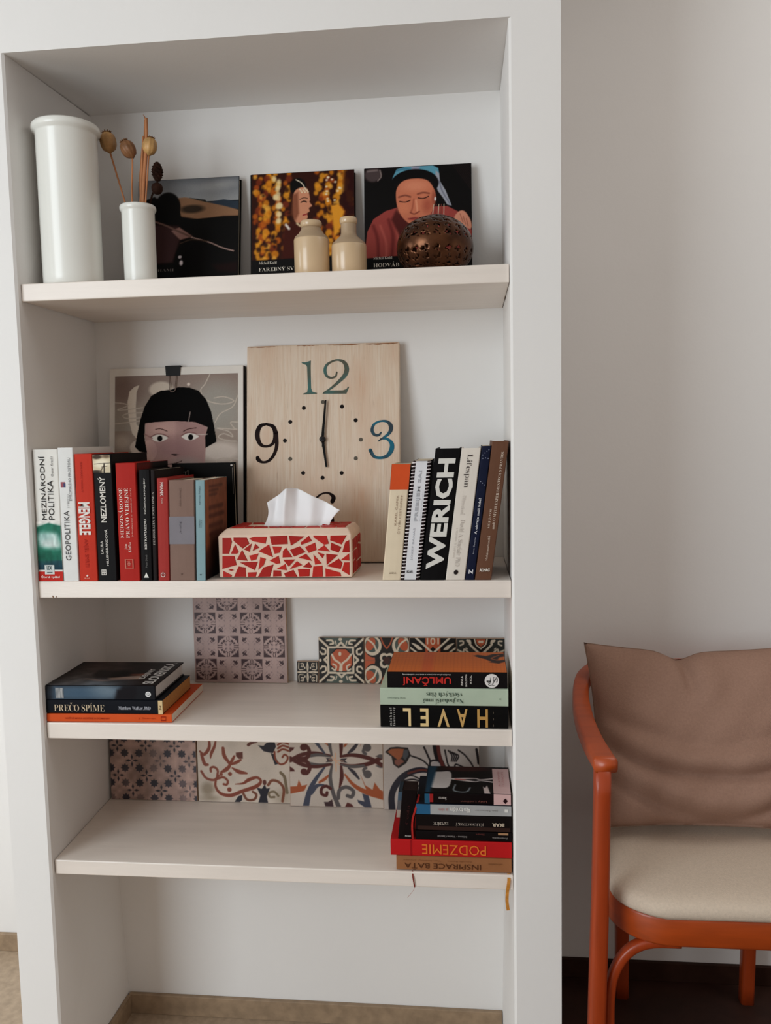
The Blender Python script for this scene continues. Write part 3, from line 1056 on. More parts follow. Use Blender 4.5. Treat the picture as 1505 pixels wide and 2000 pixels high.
book('black book standing face out behind the row, its top edge before the framed print', None, (.2000, .1998, Z2 + .0006), .0180, .2062, .1262, (17, 15, 15), facing(0.0),
     bands=[('corner_mark', 'right', (.950, .982, .968, .982), (206, 200, 194)), ('edge_line', 'right', (.976, .984, .70, .955), (130, 122, 116))],
     letters=[('title_lettering', 'ŽIŤ', .165, .285, .882, .935, 'H', (150, 140, 132), 'serif', 'right')])

# ------------------------------------------------------------------ books on the right, leaning
BR = 'books leaning right of the clock'
up('cream book with an orange head, left of the spiral bound volume', .6352, .0322, .2032, .135, (222, 206, 180), 5.9, BR,
   bands=[('orange_band', 'spine', (-.002, 1.002, .782, 1.0), (206, 82, 42)), ('orange_side', 'left', (0, 1, .782, 1.0), (206, 82, 42))],
   letters=[('author_lettering', 'KAREL ČAPEK', .36, .50, .475, .735, 'U', (150, 124, 104)), ('title_lettering', 'ČTYŘI CESTOPISY', .58, .72, .40, .735, 'U', (150, 124, 104)), ('publisher_mark', 'LEDA', .34, .72, .055, .07, 'H', (120, 100, 84))])
# spiral bound volume
sp_l = math.radians(6.6)
root, W = up('white spiral bound volume with wire coils down both sides of the spine', .6690, .0300, .2080, .150, (44, 32, 34), 6.6, BR, hard=False, lift=.0016,
             bands=[('spine_card', 'spine', (.17, .83, .004, .998), (220, 220, 224))],
             letters=[('title_lettering', 'PREBIJEM SA!', .38, .62, .50, .92, 'U', (176, 178, 184), 'bold'), ('subtitle_lettering', 'JOZEF BANÁŠ', .38, .54, .17, .44, 'U', (170, 172, 180)), ('subtitle_lettering', 'Politický bestseller', .70, .78, .50, .76, 'U', (194, 196, 202)), ('publisher_mark', 'IKAR', .26, .62, .062, .085, 'H', (52, 54, 60), 'bold')])
WIRE = M((226, 220, 222), .35, .03, spec=.5)
ring = None
for k in range(34):
    z = .004 + k * .2000 / 33
    if ring is None:
        P = [(.0065, -.0008), (.0030, -.0016), (.0002, -.0008), (-.0010, .0010), (-.0004, .0030), (.0010, .0040)]
        P = [(x, y) for x, y in reversed(P)] + [(.0300 - x, y) for x, y in P]
        ring = tube('coil_ring', catmull([(x, y, .0022 * i / 11) for i, (x, y) in enumerate(P)], 3), .00105, WIRE, root, 6)
    else:
        ring = ring.copy()
        COL.objects.link(ring)
    ring.location = (z * math.tan(sp_l), 0, z)
up('thick black book with huge white letters running up the spine', .7013, .0434, .2288, .165, (20, 19, 20), 7.6, BR,
   letters=[('title_lettering', 'WERICH', .17, .86, .085, .925, 'U', (216, 214, 208), 'heavy')])
up('cream white book with a thin serif title reading down the spine', .7460, .0334, .2285, .160, (222, 214, 204), 7.6, BR,
   letters=[('title_lettering', 'Lifespan', .28, .62, .705, .955, 'D', (84, 78, 76), 'serif'), ('subtitle_lettering', 'Dlhovekosť', .34, .56, .50, .645, 'D', (196, 188, 180), 'serif'), ('author_lettering', 'David A. Sinclair PhD', .40, .62, .105, .46, 'D', (178, 168, 160), 'serif'),
            ('author_lettering', 'a Matthew D. LaPlante', .22, .32, .17, .40, 'D', (196, 188, 180), 'serif'), ('publisher_mark', '●', .38, .60, .042, .078, 'H', (40, 34, 34))])
up('narrow navy blue book with small white dots like stars', .7802, .0156, .2318, .155, (28, 32, 52), 7.7, BR, hard=False,
   letters=[('title_lettering', 'A okraje máš kde?', .36, .72, .345, .615, 'U', (206, 206, 212), 'bold'), ('author_lettering', 'Juraj Čokyna', .40, .62, .195, .32, 'U', (176, 178, 190)), ('publisher_mark', 'Z', .26, .74, .045, .08, 'U', (214, 214, 218), 'heavy')]
   + [('star', '●', a_, a_ + .09, b_, b_ + .0065, 'H', (170, 178, 200)) for a_, b_ in ((.15, .93), (.36, .945), (.55, .958), (.75, .968), (.2, .905), (.5, .908), (.78, .904), (.28, .735), (.5, .722), (.72, .708))])
up('tall brown book with white serif lettering, nearest the right jamb', .7968, .0284, .2398, .160, (104, 72, 56), 7.6, BR,
   letters=[('title_lettering', 'MŮJ ŽIVOT', .34, .50, .375, .515, 'U', (216, 200, 184), 'serif'), ('title_lettering', 'aneb O MÝCH EXPERIMENTECH S PRAVDOU', .58, .78, .37, .93, 'U', (216, 200, 184), 'serif'), ('author_lettering', 'Mahátma Gándhí', .44, .60, .14, .32, 'U', (206, 188, 172), 'serif'), ('publisher_mark', 'ALMAG', .20, .82, .062, .085, 'H', (224, 216, 206), 'heavy')])

# ------------------------------------------------------------------ framed print with a binder clip
def leaning(theta):
    c, s = math.cos(theta), math.sin(theta)
    return np.array([[1, 0, 0], [0, c, s], [0, -s, c]])


def board(root, nm, w, h, th, A, m, bev=.0012):
    """panel with its back lower edge at the origin: x 0..w, y -th..0, z 0..h"""
    v = [tuple(A @ np.array(p, float)) for p in box_v(0, w, -th, 0, 0, h)]
    me = mesh_of(nm, v, BOXF, m)
    if bev:
        bevelled(me, bev, 2)
    return link(nm, me, root)


def face_map(A, x0, x1, z0, z1, y):
    return lambda u, q: np.stack([x0 + (x1 - x0) * u, 0 * u + y, z0 + (z1 - z0) * q], 1) @ A.T


PT = math.radians(7.4)
PA = leaning(PT)
PL = (.0385, .2395, Z2 + .0006)
pr_ = thing('framed_print', 'white framed grey print of a face with black bobbed hair, behind the left books', 'picture', PL)
PW, PH = .2880, .4060
board(pr_, 'frame', PW, PH, .014, PA, M((226, 220, 212), .5, .03))
for nm, b in (('gap_shade', (PW, PW + .002)), ):  # dark strip painted as the shadow in the gap beside the frame
    v = [tuple(PA @ np.array(p, float)) for p in box_v(b[0] + .0002, b[1], -.0135, -.001, .001, PH - .001)]
    link(nm, mesh_of(nm, v, BOXF, M((28, 22, 22), .6)), pr_)['label'] = 'dark strip standing in for the shadowed gap beside the frame'
a = Art(215, 202, 1335, 1600, 225, 281, (142, 128, 118))
a.grad(202, 700, (132, 116, 108), (146, 138, 128))
a.ell(300, 330, 160, 120, (112, 92, 86), 120, .6)
a.ell(1150, 480, 220, 200, (146, 142, 134), 160, .8)
a.ell(640, 330, 110, 70, (196, 184, 170), 20, .9)
a.ell(280, 800, 70, 60, (178, 164, 152), 60, .8)
a.ell(1180, 900, 190, 90, (200, 188, 178), 60, .85)
a.poly([(440, 285), (395, 300), (350, 340), (330, 440), (345, 600), (375, 720), (420, 775), (480, 830), (470, 700), (415, 640), (408, 480), (415, 350)], (196, 184, 170), 4)
a.ell(450, 850, 95, 70, (192, 178, 166), 10)
LN = (176, 164, 152)
for q in ([(215, 440), (290, 448), (335, 470), (240, 505), (330, 505), (470, 490)], [(470, 535), (340, 540), (290, 560), (330, 585), (480, 580)], [(215, 632), (330, 622), (450, 610)],
          [(1090, 190), (1040, 290), (1000, 350), (1060, 440), (1200, 475), (1300, 450), (1210, 410), (1120, 420)], [(1335, 400), (1290, 500), (1180, 560), (1130, 640)],
          [(1335, 640), (1270, 640), (1300, 690), (1320, 705), (1150, 690), (1250, 720), (1290, 770), (1210, 740), (1160, 770), (1230, 800), (1320, 810)],
          [(1335, 970), (1200, 960), (1140, 985), (1190, 1020), (1280, 985), (1230, 960)], [(600, 950), (690, 930), (640, 980), (660, 1010)]):
    a.line(q, 9, LN, 4)
a.ell(890, 290, 14, 14, (200, 186, 174), 8)
# face
a.poly([(495, 600), (770, 595), (1060, 650), (1050, 780), (1040, 960), (1020, 1200), (920, 1400), (620, 1400), (500, 1100)], (164, 132, 126), 4)
a.poly([(770, 600), (1060, 660), (1050, 760), (1030, 1000), (780, 1000)], (146, 116, 112), 30, .8)
a.ell(640, 690, 130, 60, (190, 156, 148), 80, .7)
a.ell(530, 880, 75, 95, (184, 150, 142), 6)
a.ell(740, 860, 170, 90, (138, 106, 106), 90, .7)
a.ell(860, 1010, 130, 60, (150, 140, 136), 60, .6)
# hair
a.poly([(640, 340), (730, 335), (800, 312), (900, 320), (980, 350), (1050, 430), (1095, 540), (1120, 660), (1145, 810), (1045, 865), (1040, 770), (1065, 680), (950, 632), (770, 618), (620, 622), (495, 632), (488, 760), (515, 905), (440, 885), (402, 845), (420, 740), (450, 600), (490, 480), (550, 385)], (15, 13, 13), 3)
a.line([(905, 540), (890, 630)], 8, (130, 116, 110), 4)
# eyes and brows
for cx, cy in ((630, 772), (910, 765)):
    a.poly([(cx - 85, cy - 12), (cx - 30, cy - 36), (cx + 30, cy - 30), (cx + 78, cy - 8), (cx + 20, cy + 26), (cx - 40, cy + 24)], (206, 200, 192), 4, 1, True)
    a.ell(cx, cy, 24, 26, (18, 15, 15), 4)
    a.line([(cx - 85, cy - 14), (cx - 30, cy - 40), (cx + 30, cy - 36), (cx + 80, cy - 10)], 10, (120, 84, 82), 6)
a.line([(590, 688), (640, 686), (696, 708)], 8, (70, 46, 44), 3)
a.line([(845, 712), (890, 692), (960, 684)], 8, (70, 46, 44), 3)
a.line([(490, 730), (560, 770)], 10, (136, 100, 98), 8)
a.line([(1060, 742), (960, 746)], 8, (176, 160, 152), 4)
a.poly([(725, 918), (760, 912), (808, 920), (770, 930)], (28, 20, 22), 3)
a.line([(650, 1010), (760, 1000), (830, 978)], 7, (60, 40, 40), 3)
a.line([(640, 1150), (770, 1170), (880, 1150)], 30, (140, 70, 70), 6)
a.a = np.clip(a.a * 1.10, 0, 255)
z_top = PH - .0165
link('print', a.mesh('print', face_map(PA, .0125, PW - .0115, PH - .0165 - .325, z_top, -.0144), print_mat(.65, .05)), pr_)
cl = link('binder_clip', None, loc=(PL[0] + .1385, PL[1] + math.sin(PT) * PH, PL[2] + math.cos(PT) * PH))
tag(cl, 'black binder clip with wire handle on top of the framed print', 'binder clip')
CLB = M((20, 18, 19), .5, .05, spec=.2)
prof = [(-.0165, .0008), (.0015, .0008), (.0015, -.0005)]
v = []
w2, wt = .0165, .0155
for x, yb, zz in ((-w2, -.0166, .0020), (w2, -.0166, .0020), (w2 * .9, -.0162, -.0185), (-w2 * .9, -.0162, -.0185)):
    v.append((x, yb, zz))
for x, yb, zz in ((-w2, .0016, .0020), (w2, .0016, .0020), (w2 * .9, .0013, -.0185), (-w2 * .9, .0013, -.0185)):
    v.append((x, yb, zz))
R8 = PA
sol = [tuple(R8 @ np.array(p)) for p in v]
link('jaw', mesh_of('jaw', [tuple(np.array(p) + R8 @ np.array(d)) for p, d in [(q, (0, 0, 0)) for q in sol[:4]] + [(q, (0, .0012, 0)) for q in sol[:4]]], BOXF, CLB), cl)
link('jaw', mesh_of('jaw', [tuple(np.array(p) + R8 @ np.array(d)) for p, d in [(q, (0, 0, 0)) for q in sol[4:]] + [(q, (0, .0012, 0)) for q in sol[4:]]], BOXF, CLB), cl)
v = [tuple(R8 @ np.array(p)) for p in box_v(-w2, w2, -.0166, .0028, .0008, .0026)]
link('spine_plate', mesh_of('spine_plate', v, BOXF, CLB), cl)
hp = [(-.0075, -.0172, -.0180), (-.0072, -.0176, -.026), (-.0058, -.0180, -.040), (-.0066, -.0180, -.046), (-.0040, -.0180, -.0515), (.0000, -.0180, -.0528), (.0040, -.0180, -.0515), (.0066, -.0180, -.046), (.0058, -.0180, -.040), (.0072, -.0176, -.026), (.0075, -.0172, -.0180)]
tube('wire_handle', [tuple(R8 @ np.array(p)) for p in catmull(hp, 5)], .0008, M((120, 104, 96), .3, .05, metal=.8), cl, 8)

# ------------------------------------------------------------------ wooden wall clock
CT = math.atan2(.063, .4384)
CA = leaning(CT)
CH, CW, CTH = .4435, .3145, .0185
CL_ = (.3370, .209 + CTH * math.cos(CT), Z2 + .0006)
ck = thing('wall_clock', 'pale whitewashed wooden board clock with painted numerals, leaning on the back wall', 'clock', CL_)
wm = bpy.data.materials.new('whitewashed_wood')
wm.use_nodes = True
nt = wm.node_tree
bs = nt.nodes['Principled BSDF']
bs.inputs['Roughness'].default_value = .6
tc = nt.nodes.new('ShaderNodeTexCoord')


def wood_layer(scale, sx, sy, lo, hi, detail=5):
    mp = nt.nodes.new('ShaderNodeMapping')
    mp.inputs['Scale'].default_value = (sx, 1, sy)
    n = nt.nodes.new('ShaderNodeTexNoise')
    n.inputs['Scale'].default_value = scale
    n.inputs['Detail'].default_value = detail
    r = nt.nodes.new('ShaderNodeValToRGB')
    r.color_ramp.elements[0].position = lo
    r.color_ramp.elements[1].position = hi
    nt.links.new(tc.outputs['Object'], mp.inputs['Vector'])
    nt.links.new(mp.outputs['Vector'], n.inputs['Vector'])
    nt.links.new(n.outputs['Fac'], r.inputs['Fac'])
    return r


def mixrgb(fac, c1, c2, blend='MIX'):
    mx = nt.nodes.new('ShaderNodeMix')
    mx.data_type = 'RGBA'
    mx.blend_type = blend
    for s_, val in ((0, fac), (6, c1), (7, c2)):
        if hasattr(val, 'is_output'):
            nt.links.new(val, mx.inputs[s_])
        elif s_ == 0:
            mx.inputs[0].default_value = val
        else:
            mx.inputs[s_].default_value = (*lin(val), 1)
    return mx.outputs[2]


grain = wood_layer(1.0, 260, 9, .42, .62)
broad = wood_layer(1.0, 14, 5, .46, .70, 3)
fine = wood_layer(1.0, 600, 26, .60, .74, 6)
c1 = mixrgb(broad.outputs['Color'], (222, 204, 184), (206, 170, 142))
c2 = mixrgb(grain.outputs['Color'], c1, (214, 190, 166))
dk = nt.nodes.new('ShaderNodeMath')
dk.operation = 'MULTIPLY'
dk.inputs[1].default_value = .45
nt.links.new(fine.outputs['Color'], dk.inputs[0])
c3 = mixrgb(dk.outputs[0], c2, (150, 112, 84))
nt.links.new(c3, bs.inputs['Base Color'])
bp = nt.nodes.new('ShaderNodeBump')
bp.inputs['Strength'].default_value = .15
bp.inputs['Distance'].default_value = .001
nt.links.new(grain.outputs['Color'], bp.inputs['Height'])
nt.links.new(bp.outputs['Normal'], bs.inputs['Normal'])
board(ck, 'board', CW, CH, CTH, CA, wm, .0025)
WORN = M((138, 94, 66), .7, .4, 120)


def ckp(u, v, d):
    return tuple(CA @ np.array((u, -CTH - d, v), float))


for u0, u1, vv, hh in ((.002, .060, CH, .0016), (.105, .150, CH, .0014), (.168, .235, CH, .0022), (.246, .311, CH, .0026)):
    n = 14
    v, fc = [], []
    for i in range(n + 1):
        u = u0 + (u1 - u0) * i / n
        d = hh * random.uniform(.35, 1.2) * math.sin(math.pi * (i + .5) / (n + 1)) ** .5
        v += [ckp(u, vv - .0022, .0003), ckp(u, vv - .0024 - d, .0003)]
    for i in range(n):
        fc.append((2 * i, 2 * i + 2, 2 * i + 3, 2 * i + 1))
    link('worn_edge', mesh_of('worn_edge', v, fc, WORN), ck)
STROKES = {
    'one': [[0.1138,0.4068],[0.1231,0.4065],[0.1335,0.4099],[0.133,0.3969],[0.1339,0.3528],[0.1366,0.3459],[0.146,0.3432],[0.146,0.3413],[0.1177,0.3405],[0.1177,0.3425],[0.1256,0.3452],[0.1273,0.353],[0.1256,0.3971],[0.1236,0.4009],[0.1157,0.4043]],
    'base2': [[0.157,0.341],[0.1612,0.346],[0.1746,0.3474],[0.199,0.347],[0.2064,0.3497],[0.21,0.3545],[0.212,0.3537],[0.2063,0.34]],
    'two': [[0.1869,0.3844,0.0029],[0.184,0.3759,0.0039],[0.1747,0.3732,0.0044],[0.1661,0.3776,0.0054],[0.1625,0.3887,0.0064],[0.1662,0.3996,0.0054],[0.1772,0.4066,0.0039],[0.1894,0.4092,0.0039],[0.2016,0.4042,0.0069],[0.207,0.3923,0.0093],[0.204,0.379,0.0088],[0.1918,0.3659,0.0064],[0.1746,0.3518,0.0044],[0.1599,0.3429,0.0029]],
    'nine_a': [[0.0412,0.2819,0.0049],[0.028,0.2771,0.0083],[0.0223,0.2601,0.0098],[0.0281,0.2416,0.0078],[0.0405,0.2358,0.0049],[0.0541,0.2411,0.0064],[0.0603,0.2569,0.0093],[0.056,0.275,0.0083],[0.0412,0.2819,0.0049]],
    'nine_b': [[0.061,0.2642,0.0088],[0.0628,0.2373,0.0073],[0.0566,0.2179,0.0064],[0.0455,0.2059,0.0054],[0.0332,0.2037,0.0049],[0.025,0.2087,0.0083],[0.0232,0.2131,0.0073]],
    'three_a': [[0.2767,0.2597,0.0024],[0.2714,0.2545,0.0054],[0.2629,0.2557,0.0059],[0.2582,0.2649,0.0064],[0.263,0.2769,0.0049],[0.2763,0.2826,0.0039],[0.2896,0.2807,0.0059],[0.2965,0.2702,0.0088],[0.2918,0.257,0.0064],[0.2713,0.2425,0.0024]],
    'three_b': [[0.2749,0.2465,0.0024],[0.2882,0.2463,0.0049],[0.2977,0.2365,0.0083],[0.2967,0.2233,0.0093],[0.288,0.2119,0.0073],[0.2736,0.2083,0.0054],[0.2615,0.2119,0.0064],[0.2544,0.2241,0.0073]],
    'six': [[0.1771,0.1218,0.0083],[0.1795,0.1302,0.0083],[0.1706,0.1383,0.0044],[0.1584,0.1384,0.0034],[0.1462,0.1306,0.0044],[0.1352,0.1127,0.0073],[0.1316,0.0911,0.0093],[0.1376,0.0718,0.0073],[0.1546,0.0632,0.0054],[0.1716,0.0691,0.0073],[0.1765,0.0834,0.0088],[0.1693,0.1003,0.0064],[0.1547,0.1053,0.0039],[0.1377,0.0982,0.0034]],
    'dots': [[0.1582,0.3242],[0.1972,0.314],[0.2251,0.2855],[0.2354,0.2459],[0.2251,0.2082],[0.1962,0.1793],[0.1572,0.17],[0.1174,0.1805],[0.0909,0.2093],[0.0798,0.247],[0.0909,0.285],[0.1189,0.3129]],
    'min': [[0.1593,0.2621],[0.1648,0.3269]],
    'hour': [[0.1585,0.2331],[0.166,0.1911]],
    'hub': [[0.1581,0.2476]],
}


def numeral_mat(c0, c1, z0, z1, base):
    """paint that shifts from one tint to another up the numeral"""
    m = bpy.data.materials.new('numeral_paint')
    m.use_nodes = True
    n = m.node_tree
    b = n.nodes['Principled BSDF']
    b.inputs['Roughness'].default_value = .6
    b.inputs['Specular IOR Level'].default_value = .08
    t = n.nodes.new('ShaderNodeTexCoord')
    s_ = n.nodes.new('ShaderNodeTexNoise')
    s_.inputs['Scale'].default_value = 34
    r = n.nodes.new('ShaderNodeValToRGB')
    r.color_ramp.elements[0].position = .36
    r.color_ramp.elements[1].position = .60
    r.color_ramp.elements[0].color = (*lin(c0), 1)
    r.color_ramp.elements[1].color = (*lin(c1), 1)
    n.links.new(t.outputs['Object'], s_.inputs['Vector'])
    n.links.new(s_.outputs['Fac'], r.inputs['Fac'])
    n.links.new(r.outputs['Color'], b.inputs['Base Color'])
    return m


def ribbon(pts, d):
    """brush stroke of changing width, as two rails on the board face"""
    P = [np.array(p) for p in catmull([np.array(q, float) for q in pts], 7)]
    v, fc = [], []
    n = len(P)
    for i in range(n):
        t = P[min(i + 1, n - 1)][:2] - P[max(i - 1, 0)][:2]
        t /= np.linalg.norm(t) + 1e-9
        q = np.array((-t[1], t[0])) * P[i][2] / 2
        v += [ckp(*(P[i][:2] + q), d), ckp(*(P[i][:2] - q), d)]
    for i in range(n - 1):
        fc.append((2 * i, 2 * i + 2, 2 * i + 3, 2 * i + 1))
    for e in (0, n - 1):
        c, r = P[e][:2], P[e][2] / 2
        o_ = len(v)
        v += [ckp(c[0] + r * math.cos(k * math.pi / 6), c[1] + r * math.sin(k * math.pi / 6), d) for k in range(12)]
        fc.append(tuple(range(o_, o_ + 12)))
    return v, fc


def numeral(parts, m):
    v, fc = [], []
    for i, (kind, pts) in enumerate(parts):
        o_ = len(v)
        if kind == 'p':
            vv = [ckp(q[0], q[1], .00042) for q in pts]
            ff = [tuple(range(len(vv)))]
        else:
            vv, ff = ribbon(pts, .0005 + .00006 * i)
        v += vv
        fc += [tuple(k + o_ for k in q) for q in ff]
    link('numeral', mesh_of('numeral', v, fc, m), ck)


G1 = numeral_mat((92, 92, 80), (74, 112, 108), 0, 1, 0)
G2 = numeral_mat((60, 70, 78), (40, 106, 128), 0, 1, 0)
G3 = numeral_mat((28, 20, 20), (40, 28, 26), 0, 1, 0)
numeral([('p', STROKES['one'])], G1)
numeral([('p', STROKES['base2']), ('s', STROKES['two'])], G1)
numeral([('s', STROKES['three_a']), ('s', STROKES['three_b'])], G2)
numeral([('s', STROKES['six'])], G3)
numeral([('s', STROKES['nine_a']), ('s', STROKES['nine_b'])], G3)
GREYD, DARKD = M((96, 90, 80), .5), M((30, 24, 23), .5)
for i, (u, vv) in enumerate(STROKES['dots']):
    r = .0041
    ring = [ckp(u + r * math.cos(k * math.pi / 9), vv + r * math.sin(k * math.pi / 9), .0004) for k in range(18)]
    link('hour_dot', mesh_of('hour_dot', ring, [tuple(range(18))], GREYD if i in (0, 3, 4, 8) else DARKD), ck)


def hand(nm, p0, p1, w0, w1, d):
    p0, p1 = np.array(p0), np.array(p1)
    t = (p1 - p0) / np.linalg.norm(p1 - p0)
    q = np.array((-t[1], t[0]))
    pts = [p0 + q * w0 / 2, p0 - q * w0 / 2, p1 - q * w1 / 2, p1 + q * w1 / 2]
    v = [ckp(*p, d) for p in pts] + [ckp(*p, d + .0007) for p in pts]
    return link(nm, recalc(mesh_of(nm, v, BOXF, M((20, 16, 16), .5, spec=.12))), ck)


hub = np.array(STROKES['hub'][0])
hm, hh = np.array(STROKES['min'][1]), np.array(STROKES['hour'][1])
hand('minute_hand', hub - (hm - hub) * .04, hm, .0058, .0036, .0060)
hand('hour_hand', hub - (hh - hub) * .06, hh, .0056, .0038, .0045)
for nm, p, w in (('minute_hand_collar', hub + (hm - hub) * .12, .0055), ('hour_hand_collar', hub + (hh - hub) * .2, .0052)):
    hand(nm, p - (hm - hub) * .05, p + (hm - hub) * .05, w, w, .0052)
v, fc = [], []
prof = [(.0062, .001), (.0062, .0075), (.0050, .0085), (.0024, .0087), (.0022, .0100), (.0012, .0106)]
for r, d in prof:
    v += [ckp(hub[0] + r * math.cos(k * math.pi / 12), hub[1] + r * math.sin(k * math.pi / 12), d) for k in range(24)]
for i in range(len(prof) - 1):
    for k in range(24):
        k2 = (k + 1) % 24
        fc.append((i * 24 + k, i * 24 + k2, i * 24 + 24 + k2, i * 24 + 24 + k))
fc.append(tuple(range(len(v) - 24, len(v))))
link('hub', recalc(mesh_of('hub', v, fc, M((24, 18, 18), .4, spec=.3))), ck)

# ------------------------------------------------------------------ tissue box with broken tile mosaic
TB = (.3345, .0374, Z2 + .0006)
tb = thing('tissue_box', 'cream tissue box covered in a mosaic of broken red tiles', 'tissue box', TB)
GROUT = M((224, 198, 178), .7, .05, 40, .15, 150)
TW, TD, THT, TF = .2440, .1230, .0895, .0775     # width, depth, height, top of the front face
ch = .0125
v = [(0, 0, .001), (TW, 0, .001), (TW, TD, .001), (0, TD, .001),
     (0, 0, TF), (TW, 0, TF + .0015), (TW, TD, TF), (0, TD, TF),
     (ch, ch, THT), (TW - ch * .6, ch, THT), (TW - ch * .6, TD - ch, THT), (ch, TD - ch, THT)]
fc = [(3, 2, 1, 0), (0, 1, 5, 4), (1, 2, 6, 5), (2, 3, 7, 6), (3, 0, 4, 7), (4, 5, 9, 8), (5, 6, 10, 9), (6, 7, 11, 10), (7, 4, 8, 11)]
sl = [(.055, .055), (.185, .055), (.185, .070), (.055, .070)]
o_ = len(v)
v += [(x, y, THT) for x, y in sl] + [(x, y, THT - .02) for x, y in sl]
fc += [(8, 9, o_ + 1, o_), (9, 10, o_ + 2, o_ + 1), (10, 11, o_ + 3, o_ + 2), (11, 8, o_, o_ + 3)]
fc += [(o_, o_ + 1, o_ + 5, o_ + 4), (o_ + 1, o_ + 2, o_ + 6, o_ + 5), (o_ + 2, o_ + 3, o_ + 7, o_ + 6), (o_ + 3, o_, o_ + 4, o_ + 7), (o_ + 4, o_ + 5, o_ + 6, o_ + 7)]
link('body', bevelled(mesh_of('body', v, fc, GROUT), .0022, 2, .3), tb)
SHM = [M((172, 36, 30), .45, .08, 60, spec=.15), M((162, 34, 28), .45, .08, 60, spec=.15), M((180, 42, 34), .45, .08, 60, spec=.15)]
SHARDS = [
 [[0.0075,0.0752],[0.0234,0.0751],[0.0249,0.0677],[0.0186,0.0455],[0.0064,0.0456]],
 [[0.0284,0.0757],[0.053,0.0755],[0.0576,0.0643],[0.0448,0.0553],[0.0282,0.0698]],
 [[0.0573,0.0738],[0.067,0.0769],[0.0909,0.0767],[0.0879,0.0641],[0.0656,0.0685]],
 [[0.0307,0.0634],[0.037,0.0486],[0.0337,0.0454],[0.0223,0.0455]],
 [[0.0623,0.0649],[0.0574,0.0489],[0.0469,0.0538]],
 [[0.0687,0.0642],[0.0759,0.0568],[0.0633,0.0506]],
 [[0.0962,0.0777],[0.1287,0.0789],[0.1293,0.0632],[0.0995,0.0619]],
 [[0.1319,0.0785],[0.1604,0.0768],[0.1463,0.0668],[0.1351,0.0602]],
 [[0.1688,0.0782],[0.1742,0.0687],[0.1546,0.0615],[0.1531,0.0657]],
 [[0.1773,0.0787],[0.2018,0.0779],[0.2052,0.0633],[0.1967,0.0613],[0.1772,0.0754]],
 [[0.2087,0.0783],[0.2384,0.0787],[0.2286,0.0617],[0.2079,0.0695]],
 [[0.2426,0.0699],[0.2431,0.0474],[0.2295,0.0471],[0.2356,0.0662]],
 [[0.0942,0.0626],[0.1009,0.0387],[0.074,0.0501]],
 [[0.1005,0.0588],[0.1181,0.0582],[0.1139,0.0471],[0.1043,0.045]],
 [[0.1259,0.0565],[0.137,0.0386],[0.1189,0.038],[0.12,0.0502]],
 [[0.1514,0.0588],[0.1616,0.0479],[0.1402,0.0396],[0.1332,0.0522]],
 [[0.18,0.0656],[0.1822,0.0519],[0.1679,0.0462],[0.1613,0.0573]],
 [[0.1967,0.0606],[0.2069,0.0487],[0.1834,0.0515]],
 [[0.2094,0.0654],[0.2281,0.0569],[0.2226,0.0465],[0.208,0.0522]],
 [[0.0436,0.0528],[0.0536,0.032],[0.0333,0.0342]],
 [[0.0744,0.0458],[0.0698,0.0347],[0.06,0.032],[0.0565,0.0417]],
 [[0.0062,0.0413],[0.0286,0.0412],[0.0323,0.0242],[0.0052,0.0169]],
 [[0.0774,0.0389],[0.0876,0.0356],[0.0833,0.024],[0.0727,0.015]],
 [[0.1116,0.0414],[0.1143,0.0271],[0.1069,0.0261],[0.0943,0.0324]],
 [[0.0385,0.0291],[0.0724,0.0304],[0.0663,0.0141]],
 [[0.1199,0.0338],[0.1422,0.0343],[0.1301,0.0207]],
 [[0.1626,0.0447],[0.1738,0.0314],[0.148,0.0375]],
 [[0.1763,0.0432],[0.1912,0.0267],[0.1789,0.0243]],
 [[0.1833,0.0478],[0.1967,0.0435],[0.1929,0.0362]],
 [[0.2001,0.0445],[0.2214,0.0423],[0.2004,0.0236]],
 [[0.242,0.0449],[0.2421,0.0318],[0.2264,0.0329]],
 [[0.2229,0.0354],[0.2294,0.0276],[0.226,0.0161],[0.2003,0.0215]],
 [[0.2326,0.0282],[0.2424,0.0286],[0.2418,0.0045],[0.228,0.013]],
 [[0.036,0.0215],[0.0489,0.0193],[0.0493,0.0019],[0.0267,0.0019]],
 [[0.1015,0.025],[0.0943,0.0022],[0.0714,0.0014],[0.0821,0.0192]],
 [[0.1239,0.026],[0.1261,0.0139],[0.107,0.0165]],
 [[0.1453,0.0312],[0.1552,0.0237],[0.1316,0.016]],
 [[0.1674,0.029],[0.1735,0.0205],[0.1692,0.018],[0.1559,0.0202]],
 [[0.1756,0.0209],[0.1925,0.0225],[0.1926,0.0019],[0.173,0.0011]],
 [[0.1465,0.0164],[0.1691,0.0159],[0.1677,0.0026],[0.1491,0.0021]],
 [[0.1384,0.0147],[0.1454,0.0016],[0.1231,0.0017],[0.1208,0.008]],
 [[0.1011,0.014],[0.115,0.0133],[0.1157,0.0028],[0.1001,0.0022]],
 [[0.1977,0.0173],[0.2248,0.0094],[0.2267,0.0025],[0.1977,0.0019]],
 [[0.0528,0.0099],[0.07,0.0107],[0.0676,0.0018],[0.053,0.0015]],
 [[0.0066,0.0131],[0.0229,0.0051],[0.0213,0.0015],[0.0062,0.0016]],
 [[0.0164,0.0152],[0.0219,0.0169],[0.0272,0.0147],[0.0217,0.013]],
]


